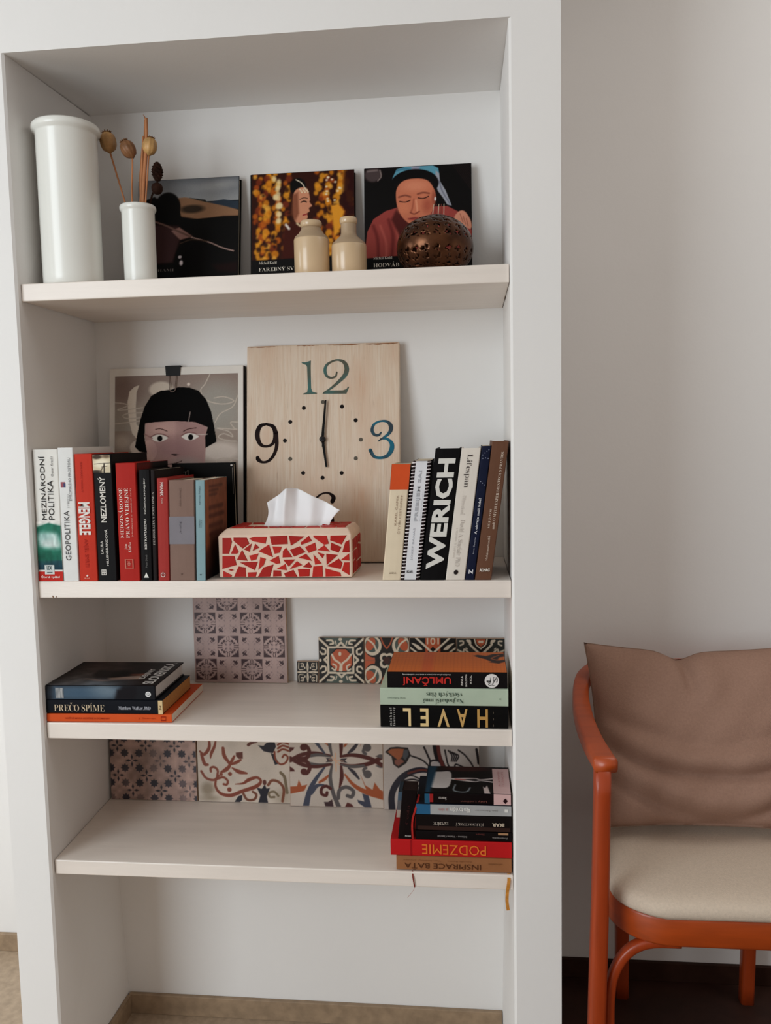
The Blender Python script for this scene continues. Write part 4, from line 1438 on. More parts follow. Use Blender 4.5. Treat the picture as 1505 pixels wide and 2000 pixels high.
def shard(pts, f, m):
    """one chip of tile: pts in the plane of a face, f maps (a, b, height) to the box"""
    n = len(pts)
    cx, cy = sum(p[0] for p in pts) / n, sum(p[1] for p in pts) / n
    inn = [(p[0] + (cx - p[0]) * .06, p[1] + (cy - p[1]) * .06) for p in pts]
    v = [f(p[0], p[1], -.0006) for p in pts] + [f(p[0], p[1], .0007) for p in pts] + [f(p[0], p[1], .0013) for p in inn]
    fc = [tuple(range(2 * n, 3 * n))]
    for r in (0, n):
        fc += [(r + i, r + (i + 1) % n, r + n + (i + 1) % n, r + n + i) for i in range(n)]
    link('tile_shard', recalc(mesh_of('tile_shard', v, fc, m)), tb)


for q in SHARDS:
    shard([(p[0] * .985 + .001, p[1] * .97 + .0008) for p in q], lambda a, b, h: (a, -h, b), random.choice(SHM))


def cells(a0, a1, b0, b1, na, nb, skip=None):
    """irregular chips filling a rectangle"""
    P = {}
    for i in range(na + 1):
        for j in range(nb + 1):
            P[i, j] = (a0 + (a1 - a0) * (i + (random.uniform(-.3, .3) if 0 < i < na else 0)) / na,
                       b0 + (b1 - b0) * (j + (random.uniform(-.3, .3) if 0 < j < nb else 0)) / nb)
    out = []
    for i in range(na):
        for j in range(nb):
            q = [P[i, j], P[i + 1, j], P[i + 1, j + 1], P[i, j + 1]]
            if random.random() < .5:
                q = [q[:3], [q[0], q[2], q[3]]]
            else:
                q = [q]
            for t in q:
                c = (sum(p[0] for p in t) / len(t), sum(p[1] for p in t) / len(t))
                if skip and skip(c):
                    continue
                out.append([(c[0] + (p[0] - c[0]) * .84, c[1] + (p[1] - c[1]) * .84) for p in t])
    return out


for q in cells(.012, TD - .008, .004, TF - .008, 4, 3):
    shard(q, lambda a, b, h: (TW + h, a, b), random.choice(SHM))
for q in cells(ch + .003, TW - ch, ch + .003, TD - ch - .003, 9, 4, lambda c: .046 < c[0] < .194 and .044 < c[1] < .082):
    shard(q, lambda a, b, h: (a, b, THT + h), random.choice(SHM))

# tissue pulled up out of the slot
ts = thing('tissue', 'white paper tissue pulled up out of the mosaic box', 'tissue', (.3345, .0374, Z2 + THT))
bot = [(.0670, -.004), (.098, -.005), (.130, -.005), (.162, -.005), (.1930, -.004)]
sil = [(.0755, .0430), (.0860, .0500), (.0965, .0568), (.1080, .0648), (.1160, .0695), (.1250, .0700), (.1350, .0683), (.1500, .0622), (.1639, .0555), (.1780, .0486), (.1924, .0412), (.2060, .0352), (.2186, .0300)]
NUu, NVv = 84, 26
fold_u = [0, .16, .33, .50, .70, .84, 1.0]
fold_y = [.006, .012, -.014, .006, -.005, .006, -.020]
fold_b = [.002, .004, -.004, .003, -.003, .002, .000]
v, fc = [], []
bc = catmull([np.array(p) for p in bot], 21)
sc_ = catmull([np.array(p) for p in sil], 7)


def at(c, u):
    t = u * (len(c) - 1)
    i = min(int(t), len(c) - 2)
    return c[i] + (c[i + 1] - c[i]) * (t - i)


for i in range(NUu + 1):
    u = i / NUu
    b0, t0 = at(bc, u), at(sc_, u)
    for j in range(NVv + 1):
        w = j / NVv
        x = b0[0] + (t0[0] - b0[0]) * w + .006 * math.sin(math.pi * w) * max(0, 1 - u / .15) - .004 * math.sin(math.pi * w) * max(0, (u - .85) / .15)
        z = b0[1] + (t0[1] - b0[1]) * w
        uf = min(1, max(0, u + .16 * (w - .6) * (u - .36)))
        soft = sum(lerp(uf + d_, fold_u, fold_y) for d_ in (-.03, -.015, 0, .015, .03)) / 5
        y = .0620 + soft * w ** .8 * 1.2 + lerp(u, fold_u, fold_b) * (1 - w) + .0012 * math.sin(31 * u + 5 * w) * w
        v.append((x, y, z))
for i in range(NUu):
    for j in range(NVv):
        q = i * (NVv + 1) + j
        fc.append((q, q + NVv + 1, q + NVv + 2, q + 1))
me = mesh_of('sheet', v, fc, M((240, 240, 242), .9, .01, spec=.1), True)
so = link('sheet', me, ts)
md = so.modifiers.new('paper', 'SOLIDIFY')
md.thickness = .0004
v2, f2 = [], []
for i in range(31):
    u = i / 30
    for j in range(13):
        w = j / 12
        x = .082 + .095 * u + .008 * w * (u - .3)
        z = -.004 + (.046 - .030 * abs(u - .3)) * w
        v2.append((x, .0660 + .002 * math.sin(11 * u) * w + .012 * w, z))
for i in range(30):
    for j in range(12):
        q = i * 13 + j
        f2.append((q, q + 13, q + 14, q + 1))
so = link('back_fold', mesh_of('back_fold', v2, f2, M((236, 236, 238), .9, .01, spec=.1), True), ts)
md = so.modifiers.new('paper', 'SOLIDIFY')
md.thickness = .0004

# ================================================================== third shelf: flat stacks
SL = 'books lying in the left stack'


def flat_book(label, group, x, z, t, H, D, cover, y=.016, yaw=0.0, **k):
    """a book lying on its side, spine to the front; z is the height of its lower board"""
    return book(label, group, (x, y, z + t + .0003), t, H, D, cover, A=LYING, yaw=math.radians(yaw), **k)


flat_book('orange paperback at the bottom of the left stack', SL, .0012, Z3 + .0004, .0156, .2385, .190, (206, 84, 40), .0140, 1.2, hard=False, pages=M((222, 208, 192), .8, .06, 200),
          letters=[('title_lettering', 'NOČNÁ MORA HISTÓRIE A SPOMIENKY', .36, .62, .15, .51, 'U', (160, 50, 24), 'bold'), ('author_lettering', 'J. Švihran', .36, .6, .735, .87, 'U', (166, 54, 26)), ('publisher_mark', '▭', .22, .78, .915, .955, 'U', (150, 40, 20), 'bold')])
flat_book('black book with cream serif title, middle of the left stack', SL, .0012, Z3 + .0166, .0262, .2225, .160, (22, 24, 30), .0142, 1.0, hard=False, pages=M((176, 124, 74), .8, .1, 200),
          bands=[('cream_corner', 'spine', (.02, 1.0, .962, 1.0), (216, 190, 144))],
          letters=[('title_lettering', 'PREČO SPÍME', .20, .82, .070, .505, 'U', (196, 178, 152), 'serif'), ('author_lettering', 'Matthew Walker, PhD', .44, .72, .625, .90, 'U', (182, 184, 194), 'serif'), ('publisher_mark', 'Z', .38, .66, .972, .990, 'U', (80, 60, 40))])
tc_ = Art(0, 0, 160, 210, 100, 132, (34, 27, 27))
tc_.ell(40, 150, 60, 50, (70, 56, 52), 40, .8)
tc_.ell(150, 130, 30, 70, (104, 112, 120), 30, .8)
tc_.ell(120, 170, 50, 30, (92, 86, 84), 40, .7)
tc_.poly([(60, 90), (95, 60), (120, 85), (100, 120), (70, 130)], (18, 15, 16), 10)
tc_.poly([(95, 50), (120, 40), (124, 100), (112, 110), (104, 80)], (150, 126, 112), 8)
tc_.poly([(82, 44), (94, 40), (96, 70), (86, 74)], (128, 76, 60), 10)
tc_.poly([(60, 120), (100, 112), (116, 130), (90, 150), (60, 150)], (28, 24, 25), 10)
tc_.line([(110, 60), (130, 110), (118, 150)], 8, (120, 104, 98), 8)
tc_.noise(.25, 14)
sp_ = Art(0, 0, 26, 211, 20, 132, (26, 26, 30))
sp_.poly([(0, 66), (26, 80), (26, 196), (0, 196)], (74, 92, 108), 14)
sp_.ell(10, 100, 12, 26, (116, 130, 140), 14, .8)
sp_.ell(16, 150, 12, 40, (62, 84, 104), 20, .8)
sp_.poly([(0, 36), (14, 34), (26, 40), (26, 76), (8, 72)], (22, 20, 24), 6)
root, W = flat_book('hardback with a dark painted cover on top of the left stack', SL, .0014, Z3 + .0434, .0266, .2095, .160, (26, 24, 27), .0146, 1.0, rough=.3, pages=M((206, 200, 196), .8, .06, 200),
                    prints=[('cover_picture', 'left', (.005, .985, .004, .996), tc_)],
                    letters=[('title_lettering', 'DEJINY', .26, .66, .775, .845, 'L', (196, 190, 186), 'bold', 'left'), ('title_lettering', 'SLOVENSKA', .05, .92, .865, .965, 'L', (206, 202, 198), 'bold', 'left'),
                             ('publisher_mark', 'IIIIIII', .16, .90, .095, .165, 'U', (190, 192, 194), 'bold'), ('publisher_mark', '●', .40, .78, .912, .962, 'U', (220, 220, 220)), ('publisher_mark', 'Q', .46, .72, .922, .952, 'U', (40, 40, 44), 'bold')])
link('spine_picture', sp_.mesh('spine_picture', lambda u, q: np.array([W((.02 + .96 * a_) * .0266, -.0003, (.004 + .99 * b_) * .2095) for a_, b_ in zip(u, q)]), print_mat()), root)

# ------------------------------------------------------------------ right stack
SR = 'books lying in the right stack of the third shelf'
GOLD = (206, 168, 108)
flat_book('thick black book with big gold letters upside down, bottom of its stack', SR, .6266, Z3 + .0004, .0396, .2262, .150, (18, 16, 17), .0145,
          letters=[('title_lettering', c_, .10, .93, a_, b_, 'D', k_, 'bold') for c_, a_, b_, k_ in (('L', .180, .242, (226, 200, 150)), ('E', .315, .380, (222, 194, 140)), ('V', .450, .545, (206, 172, 116)), ('A', .602, .685, (196, 156, 96)), ('H', .760, .842, (186, 144, 82)))]
          + [('author_lettering', 'm i c h a e l', .10, .90, .072, .092, 'V', (196, 192, 186)), ('author_lettering', 'ž a n t o v s k ý', .08, .92, .100, .122, 'V', (196, 192, 186)), ('publisher_mark', '• • •', .2, .9, .882, .888, 'V', (90, 80, 70))])
flat_book('mint green book with upside down title, middle of the right stack', SR, .6268, Z3 + .0405, .0312, .2262, .150, (176, 190, 170), .0148, hard=False,
          letters=[('title_lettering', 'Najbohatší muž', .50, .90, .335, .655, 'D', (70, 88, 76), 'serif'), ('title_lettering', 'všetkých čias', .14, .48, .365, .645, 'D', (70, 88, 76), 'serif'),
                   ('author_lettering', 'Greg Robertson', .50, .62, .06, .20, 'D', (96, 112, 100)), ('publisher_mark', '▸', .5, .6, .925, .94, 'D', (90, 106, 96))])
oc = Art(0, 0, 135, 212, 86, 134, (206, 108, 42))
for k in range(30):
    oc.line([(0, 7 * k + 3), (135, 7 * k + 3)], 1.2, (184, 90, 36), 1, .6)
for k in range(19):
    oc.line([(7 * k + 3, 0), (7 * k + 3, 212)], 1.2, (184, 90, 36), 1, .6)
oc.poly([(0, 132), (135, 132), (135, 152), (0, 152)], (196, 82, 40), 6, .6)
oc.poly([(8, 0), (30, 0), (36, 10), (48, 12), (66, 20), (60, 30), (50, 34), (40, 46), (26, 58), (18, 50), (26, 34), (14, 22)], (40, 26, 22), 3)
oc.poly([(52, 0), (66, 0), (78, 12), (70, 30), (60, 22)], (48, 30, 24), 3)
oc.line([(20, 10), (44, 24), (56, 10)], 4, (150, 80, 40), 2)
flat_book('black spined paperback with an orange cover, top of the right stack', SR, .6400, Z3 + .0720, .0290, .2118, .135, (24, 21, 22), .0170, .3, hard=False,
          prints=[('cover_picture', 'left', (.0, .996, .004, .996), oc)],
          letters=[('title_lettering', 'UMLČANÍ', .30, .86, .13, .535, 'D', (190, 50, 44), 'bold'), ('subtitle_lettering', 'VRAŽDA JÁNA KUCIAKA A MARTINY KUŠNÍROVEJ', .10, .20, .13, .535, 'D', (206, 200, 194), 'bold'),
                   ('author_lettering', 'PAVLA', .22, .80, .616, .634, 'V', (206, 200, 194), 'bold'), ('author_lettering', 'HOLCOVÁ', .10, .88, .648, .668, 'V', (206, 200, 194), 'bold'), ('author_lettering', 'A KOL.', .16, .72, .690, .706, 'V', (206, 200, 194), 'bold'),
                   ('publisher_mark', '●', .08, .94, .812, .930, 'D', (222, 218, 216)), ('publisher_mark', 'S', .24, .62, .880, .920, 'V', (24, 22, 22), 'heavy'), ('publisher_mark', 'L', .30, .60, .828, .866, 'V', (24, 22, 22), 'heavy'), ('publisher_mark', '72', .60, .82, .838, .892, 'D', (24, 22, 22), 'heavy')])

# ------------------------------------------------------------------ patterned tiles
CLAY = M((176, 150, 130), .75, .08, 60, .1, 150)


def tile(label, x, w, h, th, yb, lean, art, z, group, body=CLAY, rough=.3):
    A = leaning(math.radians(lean))
    root = thing('patterned_tile', label, 'tile', (x, yb + th * math.cos(math.radians(lean)), z + .0006), group)
    board(root, 'body', w, h, th, A, body, .0008)
    link('glazed_face', art.mesh('glazed_face', face_map(A, .0006, w - .0006, .0006, h - .0006, -th - .0003), print_mat(rough, .5)), root)
    return root


# grey pink panel of sixteen printed squares
PB, PD, PG = (172, 146, 140), (58, 34, 38), (140, 118, 118)
a = Art(140, 5, 1375, 1240, 220, 220, PB)
a.noise(.07, 10)
for r_, cy in enumerate((150, 455, 765, 1070)):
    for c_, cx in enumerate((297, 597, 907, 1210)):
        four = [(1, cx, 1, cy), (-1, cx, 1, cy), (1, cx, -1, cy), (-1, cx, -1, cy)]
        a.sym(*four)
        if (r_ + c_) % 2 == 1:
            a.poly([(140, 138), (40, 132), (62, 112), (98, 100), (88, 84), (112, 88), (116, 62), (132, 42)], PD, 4)
            a.line([(138, 138), (138, 20)], 5, PD, 3)
            a.line([(138, 138), (30, 138)], 5, PD, 3)
            a.ell(52, 74, 17, 15, PD, 4)
            a.ell(82, 46, 15, 14, PD, 4)
            a.line([(138, 12), (104, 16), (80, 12)], 10, PD, 4)
            a.line([(10, 135), (16, 100), (10, 76), (30, 62)], 9, PD, 4)
            a.line([(60, 30), (100, 34), (124, 26)], 6, PG, 4)
            a.line([(26, 50), (40, 100)], 6, PG, 4)
            a.ell(26, 26, 16, 16, PG, 8)
            a.line([(30, 30), (70, 66)], 6, PD, 4)
        else:
            a.poly([(118, 128), (92, 112), (70, 96), (84, 78), (104, 88), (112, 100)], PD, 4)
            a.ell(108, 82, 13, 20, PD, 5, 1, -.5)
            a.ell(78, 108, 20, 11, PD, 5, 1, -.3)
            a.line([(82, 82), (66, 70), (78, 56), (94, 66)], 7, PD, 4)
            a.line([(30, 12), (60, 46), (110, 40)], 5, PG, 4)
            a.line([(20, 60), (50, 100), (30, 136)], 5, PG, 4)
            a.line([(100, 20), (136, 60)], 5, PG, 4)
            a.ell(40, 36, 10, 10, PG, 5)
        a.sym()
tile('large pale tile panel printed with sixteen small dark ornament squares', .1985, .2025, .2020, .009, .2705, 1.5, a, Z3, None, rough=.5)

GT = 'small patterned tiles on the third shelf'
CRE, ORG, TGR, TBK = (206, 190, 168), (176, 84, 54), (74, 84, 78), (24, 22, 22)
a = Art(32, 225, 185, 378, 56, 56, TBK)
a.sym((1, 0, 1, 0), (-1, 217, 1, 0), (1, 0, -1, 603), (-1, 217, -1, 603))
a.line([(45, 235), (45, 280), (75, 282)], 7, CRE, 3)
a.line([(58, 240), (76, 240), (76, 262), (60, 262)], 7, CRE, 3)
a.ell(66, 252, 4, 5, CRE, 3)
a.line([(108, 232), (104, 265), (108, 296)], 8, CRE, 4)
a.line([(36, 301), (70, 297), (98, 301)], 8, CRE, 4)
a.ell(88, 270, 5, 9, CRE, 3)
a.sym()
tile('smallest tile, black with cream corner motifs, at the left end of the row', .4208, .0462, .0465, .008, .2720, 3, a, Z3, GT)

a = Art(183, 72, 488, 388, 110, 114, TBK)
a.sym((1, 0, 1, 0), (1, 0, -1, 460))
a.poly([(215, 72), (455, 72), (335, 165)], TGR, 4)
a.ell(330, 84, 13, 10, CRE, 4)
a.sym((1, 0, 1, 0), (-1, 671, 1, 0), (1, 0, -1, 460), (-1, 671, -1, 460))
a.line([(183, 78), (240, 132)], 15, CRE, 4)
a.line([(205, 145), (228, 158), (226, 185), (204, 186)], 13, CRE, 4)
a.line([(192, 170), (206, 190)], 10, CRE, 4)
a.line([(240, 92), (272, 92), (282, 112), (262, 118)], 13, CRE, 4)
a.line([(296, 96), (302, 118)], 8, CRE, 4)
a.ell(192, 230, 8, 10, CRE, 4)
a.sym()
a.poly([(335, 108), (448, 226), (335, 344), (222, 226)], (38, 46, 44), 4)
a.line([(335, 106), (450, 226), (335, 346), (220, 226)], 15, CRE, 4, smooth=False, closed=True)
a.poly([(246, 140), (416, 140), (416, 316), (246, 316)], (56, 60, 56), 4)
a.line([(246, 140), (416, 140), (416, 316), (246, 316)], 15, CRE, 4, smooth=False, closed=True)
a.poly([(335 + 82 * math.cos(k * math.pi / 4 + math.pi / 8), 228 + 84 * math.sin(k * math.pi / 4 + math.pi / 8)) for k in range(8)], ORG, 4)
a.line([(335 + 84 * math.cos(k * math.pi / 4 + math.pi / 8), 228 + 86 * math.sin(k * math.pi / 4 + math.pi / 8)) for k in range(8)], 8, TBK, 3, smooth=False, closed=True)
a.line([(325, 300), (328, 255), (290, 225), (272, 190)], 14, CRE, 4)
a.line([(335, 300), (340, 255), (375, 225), (402, 188)], 14, CRE, 4)
a.ell(326, 185, 10, 15, CRE, 4)
a.line([(278, 255), (300, 270), (292, 298), (272, 285)], 11, CRE, 4)
a.line([(392, 258), (372, 272), (378, 298), (398, 290)], 11, CRE, 4)
tile('small black tile with an orange eight pointed star medallion', .4680, .0968, .0980, .008, .2720, 3, a, Z3, GT)


def ringtile(n=110):
    a = Art(0, 0, 305, 305, n, n, TBK)
    a.sym((1, 0, 1, 0), (-1, 305, 1, 0), (1, 0, -1, 305), (-1, 305, -1, 305))
    a.poly([(0, 60), (0, 150), (60, 150), (60, 60)], (40, 46, 44), 10)
    a.ell(0, 150, 70, 66, TGR, 5)
    a.poly([(0, 152), (0, 60), (62, 100), (70, 152)], ORG, 6)
    a.ell(62, 62, 66, 70, TBK, 4)
    a.ell(54, 54, 62, 66, CRE, 4)
    a.ell(50, 48, 46, 50, TGR, 4)
    a.ell(40, 44, 30, 46, ORG, 4, 1, .5)
    a.line([(12, 8), (60, 44), (84, 96)], 12, CRE, 4)
    a.line([(112, 0), (128, 40), (150, 70)], 10, ORG, 6)
    a.ell(132, 132, 30, 30, CRE, 4)
    a.sym()
    a.sym((1, 0, 1, 0), (-1, 305, 1, 0), (1, 0, -1, 305), (-1, 305, -1, 305))
    a.ell(136, 136, 17, 17, TBK, 4)
    a.sym()
    a.ell(152, 152, 24, 24, (60, 30, 26), 6)
    return a


tile('small tile with cream looped ovals and a white flower, half behind the orange book', .5662, .0936, .0985, .008, .2720, 3, ringtile(), Z3, GT)
a = Art(795, 72, 1108, 385, 110, 110, TBK)
a.sym((1, 0, 1, 0), (-1, 1903, 1, 0))
a.poly([(900, 72), (1003, 72), (1003, 180), (951, 130)], ORG, 4)
a.line([(838, 72), (951, 175), (951, 200)], 14, CRE, 4, smooth=False)
a.poly([(805, 105), (850, 120), (880, 150), (850, 150), (830, 130)], CRE, 4, 1, True)
a.line([(800, 140), (850, 180), (900, 240)], 12, CRE, 4)
a.line([(915, 72), (915, 110)], 10, CRE, 4)
a.ell(951, 92, 16, 24, CRE, 4)
a.ell(951, 95, 8, 14, ORG, 4)
a.line([(800, 290), (880, 260), (951, 320)], 14, CRE, 4)
a.poly([(951, 220), (1000, 280), (951, 340)], ORG, 4)
a.sym()
tile('small black tile with cream chevrons and an orange centre, behind the orange book', .6610, .0968, .0980, .008, .2720, 3, a, Z3, GT)
a = Art(1112, 82, 1428, 398, 110, 110, (44, 46, 44))
a.sym((1, 0, 1, 0), (-1, 2540, 1, 0))
a.poly([(1170, 82), (1370, 82), (1270, 190)], TBK, 4)
a.line([(1180, 95), (1200, 110), (1200, 125), (1262, 185)], 15, CRE, 4)
a.ell(1192, 100, 13, 11, CRE, 4)
a.line([(1228, 86), (1240, 125), (1270, 150)], 9, CRE, 4)
a.poly([(1238, 86), (1270, 86), (1270, 138), (1245, 118)], ORG, 4)
a.ell(1262, 104, 9, 9, CRE, 4)
a.line([(1130, 100), (1150, 100), (1152, 118), (1132, 128)], 11, CRE, 4)
a.line([(1116, 160), (1150, 175), (1160, 155), (1190, 180)], 12, CRE, 4)
a.ell(1175, 150, 9, 5, CRE, 4, 1, .6)
a.line([(1120, 260), (1200, 230), (1270, 300)], 14, CRE, 4)
a.poly([(1270, 210), (1320, 270), (1270, 330)], ORG, 4)
a.sym()
tile('small dark tile with a cream V shape, at the right end of the row', .7594, .0985, .0980, .008, .2690, 3, a, Z3, GT)

# ================================================================== lowest shelf
GL = 'large patterned tiles on the lowest shelf'
a = Art(70, -175, 755, 515, 190, 190, (166, 138, 128))
a.noise(.10, 7)
DK = (44, 42, 52)


def star8(cx, cy, r, al):
    a.poly([(cx + r * (1 if k % 2 == 0 else .66) * math.cos(k * math.pi / 8), cy + r * (1 if k % 2 == 0 else .66) * math.sin(k * math.pi / 8)) for k in range(16)], DK, 5, al)


for i in range(-1, 7):
    for j in range(-4, 4):
        x, y = 188 + 114 * i, 268 + 116 * j
        al = random.choice((.95, .9, .85, .6, .35))
        star8(x, y, 36, al)
        if (i + j) % 2 == 0:
            x, y = x + 57, y - 58
            for dx, dy in ((1, 0), (-1, 0), (0, 1), (0, -1)):
                a.poly([(x + 6 * dx, y + 6 * dy), (x + 28 * dx + 9 * dy, y + 28 * dy + 9 * dx), (x + 50 * dx, y + 50 * dy), (x + 28 * dx - 9 * dy, y + 28 * dy - 9 * dx)], DK, 5, min(1, al + .15))
a.noise(.14, 22)
tile('large faded pink tile with small dark stars and crosses, at the left end', -.0040, .1955, .1990, .010, .2740, 1.5, a, Z4, GL, rough=.45)

RU, NA, OL, WH = (122, 56, 38), (28, 27, 38), (112, 96, 74), (196, 182, 168)
a = Art(770, -145, 1458, 545, 190, 190, WH)
a.noise(.05, 9)
a.ell(840, 450, 46, 50, OL, 40, .6)
a.ell(860, 520, 60, 20, OL, 30, .5)
a.ell(1400, 500, 60, 60, (150, 136, 118), 60, .5)


def L(pts, w, c, **k):
    a.line(pts, w, c, 6, **k)


L([(915, 70, 10), (900, 130, 20), (876, 180, 22), (868, 218, 8)], 20, RU)
L([(862, 60, 14), (860, 140, 24), (820, 190, 22), (790, 168, 14)], 20, RU)
L([(800, 190, 20), (822, 260, 26), (846, 268, 18)], 20, RU)
L([(868, 318), (868, 292), (895, 285), (920, 310), (915, 352)], 17, RU)
L([(965, 140, 22), (974, 200, 28), (1012, 262, 20), (985, 300, 30), (945, 322, 14)], 24, RU)
L([(1008, 270, 14), (1030, 232, 22), (1048, 200, 16)], 18, RU)
L([(1020, 262, 14), (1062, 246, 24), (1095, 226, 16)], 18, RU)
a.poly([(1060, 172), (1112, 166), (1112, 216), (1082, 218), (1062, 200)], (90, 44, 36), 5)
L([(1030, 288, 10), (1080, 316, 30), (1138, 326, 14)], 20, RU)
a.ell(1012, 334, 15, 15, RU, 5)
a.ell(945, 338, 13, 13, RU, 5)
L([(795, 318), (830, 368), (890, 382), (926, 350)], 18, RU)
L([(905, 372, 16), (900, 430, 18), (936, 482, 22), (1012, 496, 26), (1100, 462, 26), (1205, 424, 28), (1242, 384, 20), (1212, 356, 20), (1150, 376, 26), (1110, 402, 16), (1050, 410, 6)], 22, RU)
L([(916, 372), (962, 360), (994, 388), (984, 415), (962, 412)], 17, RU)
a.ell(1004, 452, 17, 17, RU, 5)
a.poly([(1210, 432), (1248, 440), (1270, 408), (1284, 438), (1308, 432), (1284, 500), (1292, 545), (1220, 545), (1236, 490)], NA, 5)
a.ell(1270, 392, 14, 20, (90, 44, 36), 5)
L([(1108, 480), (1136, 524), (1188, 522), (1206, 486), (1180, 464)], 18, (110, 62, 44))
L([(1296, 410), (1326, 376), (1378, 388), (1412, 440), (1400, 530)], 20, (116, 66, 46))
L([(1392, 316), (1418, 345), (1428, 400), (1436, 465)], 22, OL)
L([(1340, 500), (1308, 500), (1302, 470), (1340, 460), (1370, 490)], 16, OL)
a.poly([(1040, 545), (1070, 500), (1100, 490), (1096, 530), (1080, 545)], NA, 5)
a.poly([(1228, 114), (1270, 118), (1290, 96), (1350, 78), (1362, 120), (1338, 170), (1308, 166), (1270, 158)], NA, 5)
a.poly([(1320, 170), (1350, 180), (1380, 250), (1350, 258), (1338, 220)], NA, 5)
L([(1350, 160), (1355, 215), (1390, 252), (1430, 240), (1448, 200), (1425, 180), (1408, 200)], 14, RU)
for k in range(4):
    L([(1376, 160 - 26 * k), (1412, 140 - 26 * k), (1458, 152 - 26 * k)], 14, RU)
L([(1156, 112), (1180, 96), (1214, 86)], 22, (90, 44, 36))
L([(1000, -100), (1080, 0), (1200, 20), (1300, -60)], 24, RU)
tile('large white tile with rust brown scrolls and leaves, second from the left', .1940, .2040, .2040, .010, .2740, 1.5, a, Z4, GL)

SLT, MAR, ORR, BLU = (84, 78, 78), (76, 30, 28), (156, 78, 44), (60, 64, 80)
a = Art(32, -140, 714, 545, 190, 190, (190, 176, 164))
a.noise(.04, 9)
for fl in (1, -1):
    if fl == -1:
        a.sym((1, 0, -1, 400))
    L([(40, 208, 30), (130, 162, 28), (230, 150, 24), (335, 168, 18)], 26, MAR)
    L([(180, 228, 24), (250, 238, 24), (335, 226, 12)], 22, SLT)
    L([(412, 168, 14), (490, 156, 22), (575, 164, 22)], 22, SLT)
    L([(410, 228, 16), (500, 240, 26), (620, 218, 30), (705, 172, 30)], 26, MAR)
    L([(290, 252, 14), (222, 345, 28), (176, 430, 36), (146, 545, 46)], 34, BLU)
    L([(185, 440, 40), (230, 392, 26), (280, 384, 12)], 24, BLU)
    L([(438, 305, 14), (500, 380, 26), (590, 430, 36), (710, 462, 44)], 34, ORR)
    L([(465, 255, 12), (500, 285, 26), (538, 332, 14)], 20, (50, 46, 54))
    L([(250, 365, 16), (290, 340, 22), (322, 308, 10)], 20, ORR)
    L([(345, 232, 14), (330, 330, 26), (348, 440, 28), (388, 545, 34)], 26, SLT)
    L([(410, 226, 14), (414, 320, 28), (396, 402, 12)], 24, MAR)
    L([(100, 206), (160, 214), (180, 262), (158, 300), (132, 292)], 28, MAR)
    a.ell(138, 290, 25, 25, MAR, 6)
    a.ell(602, 298, 30, 30, SLT, 6)
    L([(590, 252), (574, 268), (584, 300)], 22, SLT)
    a.poly([(32, 402), (84, 398), (98, 350), (118, 395), (160, 384), (136, 432), (32, 456)], ORR, 6)
    a.poly([(550, 305), (584, 380), (636, 412), (652, 358), (690, 410), (714, 420), (714, 465), (600, 440)], ORR, 6)
    L([(330, 410), (298, 392), (266, 410), (264, 450), (296, 462), (304, 440)], 22, MAR)
    L([(385, 480), (396, 420), (446, 396), (496, 424), (484, 466), (452, 460)], 26, SLT)
    a.poly([(560, 440), (606, 455), (628, 545), (580, 545), (530, 510), (524, 488), (575, 500)], BLU, 6)
    a.poly([(280, 510), (310, 510), (340, 490), (350, 545), (290, 545)], (60, 40, 44), 6)
    a.poly([(432, 545), (450, 510), (480, 520), (500, 545)], (84, 40, 38), 6)
    a.poly([(32, 250), (62, 270), (72, 288), (32, 290)], MAR, 6)
    a.poly([(712, 215), (660, 235), (690, 250), (712, 250)], SLT, 6)
    a.poly([(300, 184), (345, 188), (352, 205), (320, 208)], (48, 40, 48), 4)
    a.poly([(456, 184), (410, 188), (404, 205), (430, 208)], (48, 40, 48), 4)
a.sym()
L([(372, 150), (374, 280)], 9, (206, 160, 130))
L([(322, 196), (430, 206)], 6, (206, 160, 130))
L([(345, 172), (402, 236)], 6, (206, 160, 130))
a.line([(32, -140), (714, -140), (714, 545), (32, 545)], 5, (170, 152, 140), 4, smooth=False, closed=True)
tile('large tile with a symmetrical rosette of slate, maroon and orange leaves', .3995, .2020, .2030, .010, .2630, 1.5, a, Z4, GL)

a = Art(718, -140, 1418, 556, 190, 190, (178, 166, 158))
a.noise(.04, 9)
a.poly([(730, 132), (770, 98), (820, 92), (900, 98), (920, 150), (885, 212), (828, 250), (790, 222), (778, 165)], (30, 26, 28), 6)
a.poly([(748, 130), (775, 108), (830, 104), (872, 108), (860, 160), (830, 196), (800, 170)], (150, 84, 54), 8)
a.poly([(800, 190), (850, 180), (872, 200), (828, 234), (800, 218)], (126, 78, 66), 8)
a.poly([(868, 115), (900, 110), (905, 150), (880, 190), (860, 170)], (74, 76, 80), 8)
BKL = (30, 27, 30)
L([(918, 155), (1000, 184), (1052, 228)], 11, BKL)
L([(1018, 92), (1040, 140), (1062, 190)], 13, BKL)
L([(1062, 235), (1062, 198), (1104, 190), (1150, 262)], 12, BKL)
L([(1105, 80), (1120, 160), (1165, 268)], 50, BKL)
L([(1120, 80), (1132, 160), (1160, 240)], 26, (92, 44, 40))
a.ell(1104, 232, 34, 40, (172, 160, 156), 8)
L([(1170, 110), (1195, 222), (1238, 250), (1250, 212), (1330, 242), (1376, 234), (1322, 150), (1268, 108)], 11, BKL)
for k in range(4):
    L([(1195 + 14 * k, 112 + 6 * k), (1222 + 16 * k, 150), (1216 + 12 * k, 190)], 9, BKL)
L([(1400, 100), (1408, 150), (1414, 200)], 18, BKL)
L([(1120, 285, 14), (1000, 258, 40), (890, 290, 44), (815, 360, 46), (775, 450, 46), (776, 560, 50)], 44, (34, 34, 44))
L([(1100, 275), (1000, 258), (900, 285)], 16, (96, 48, 42))
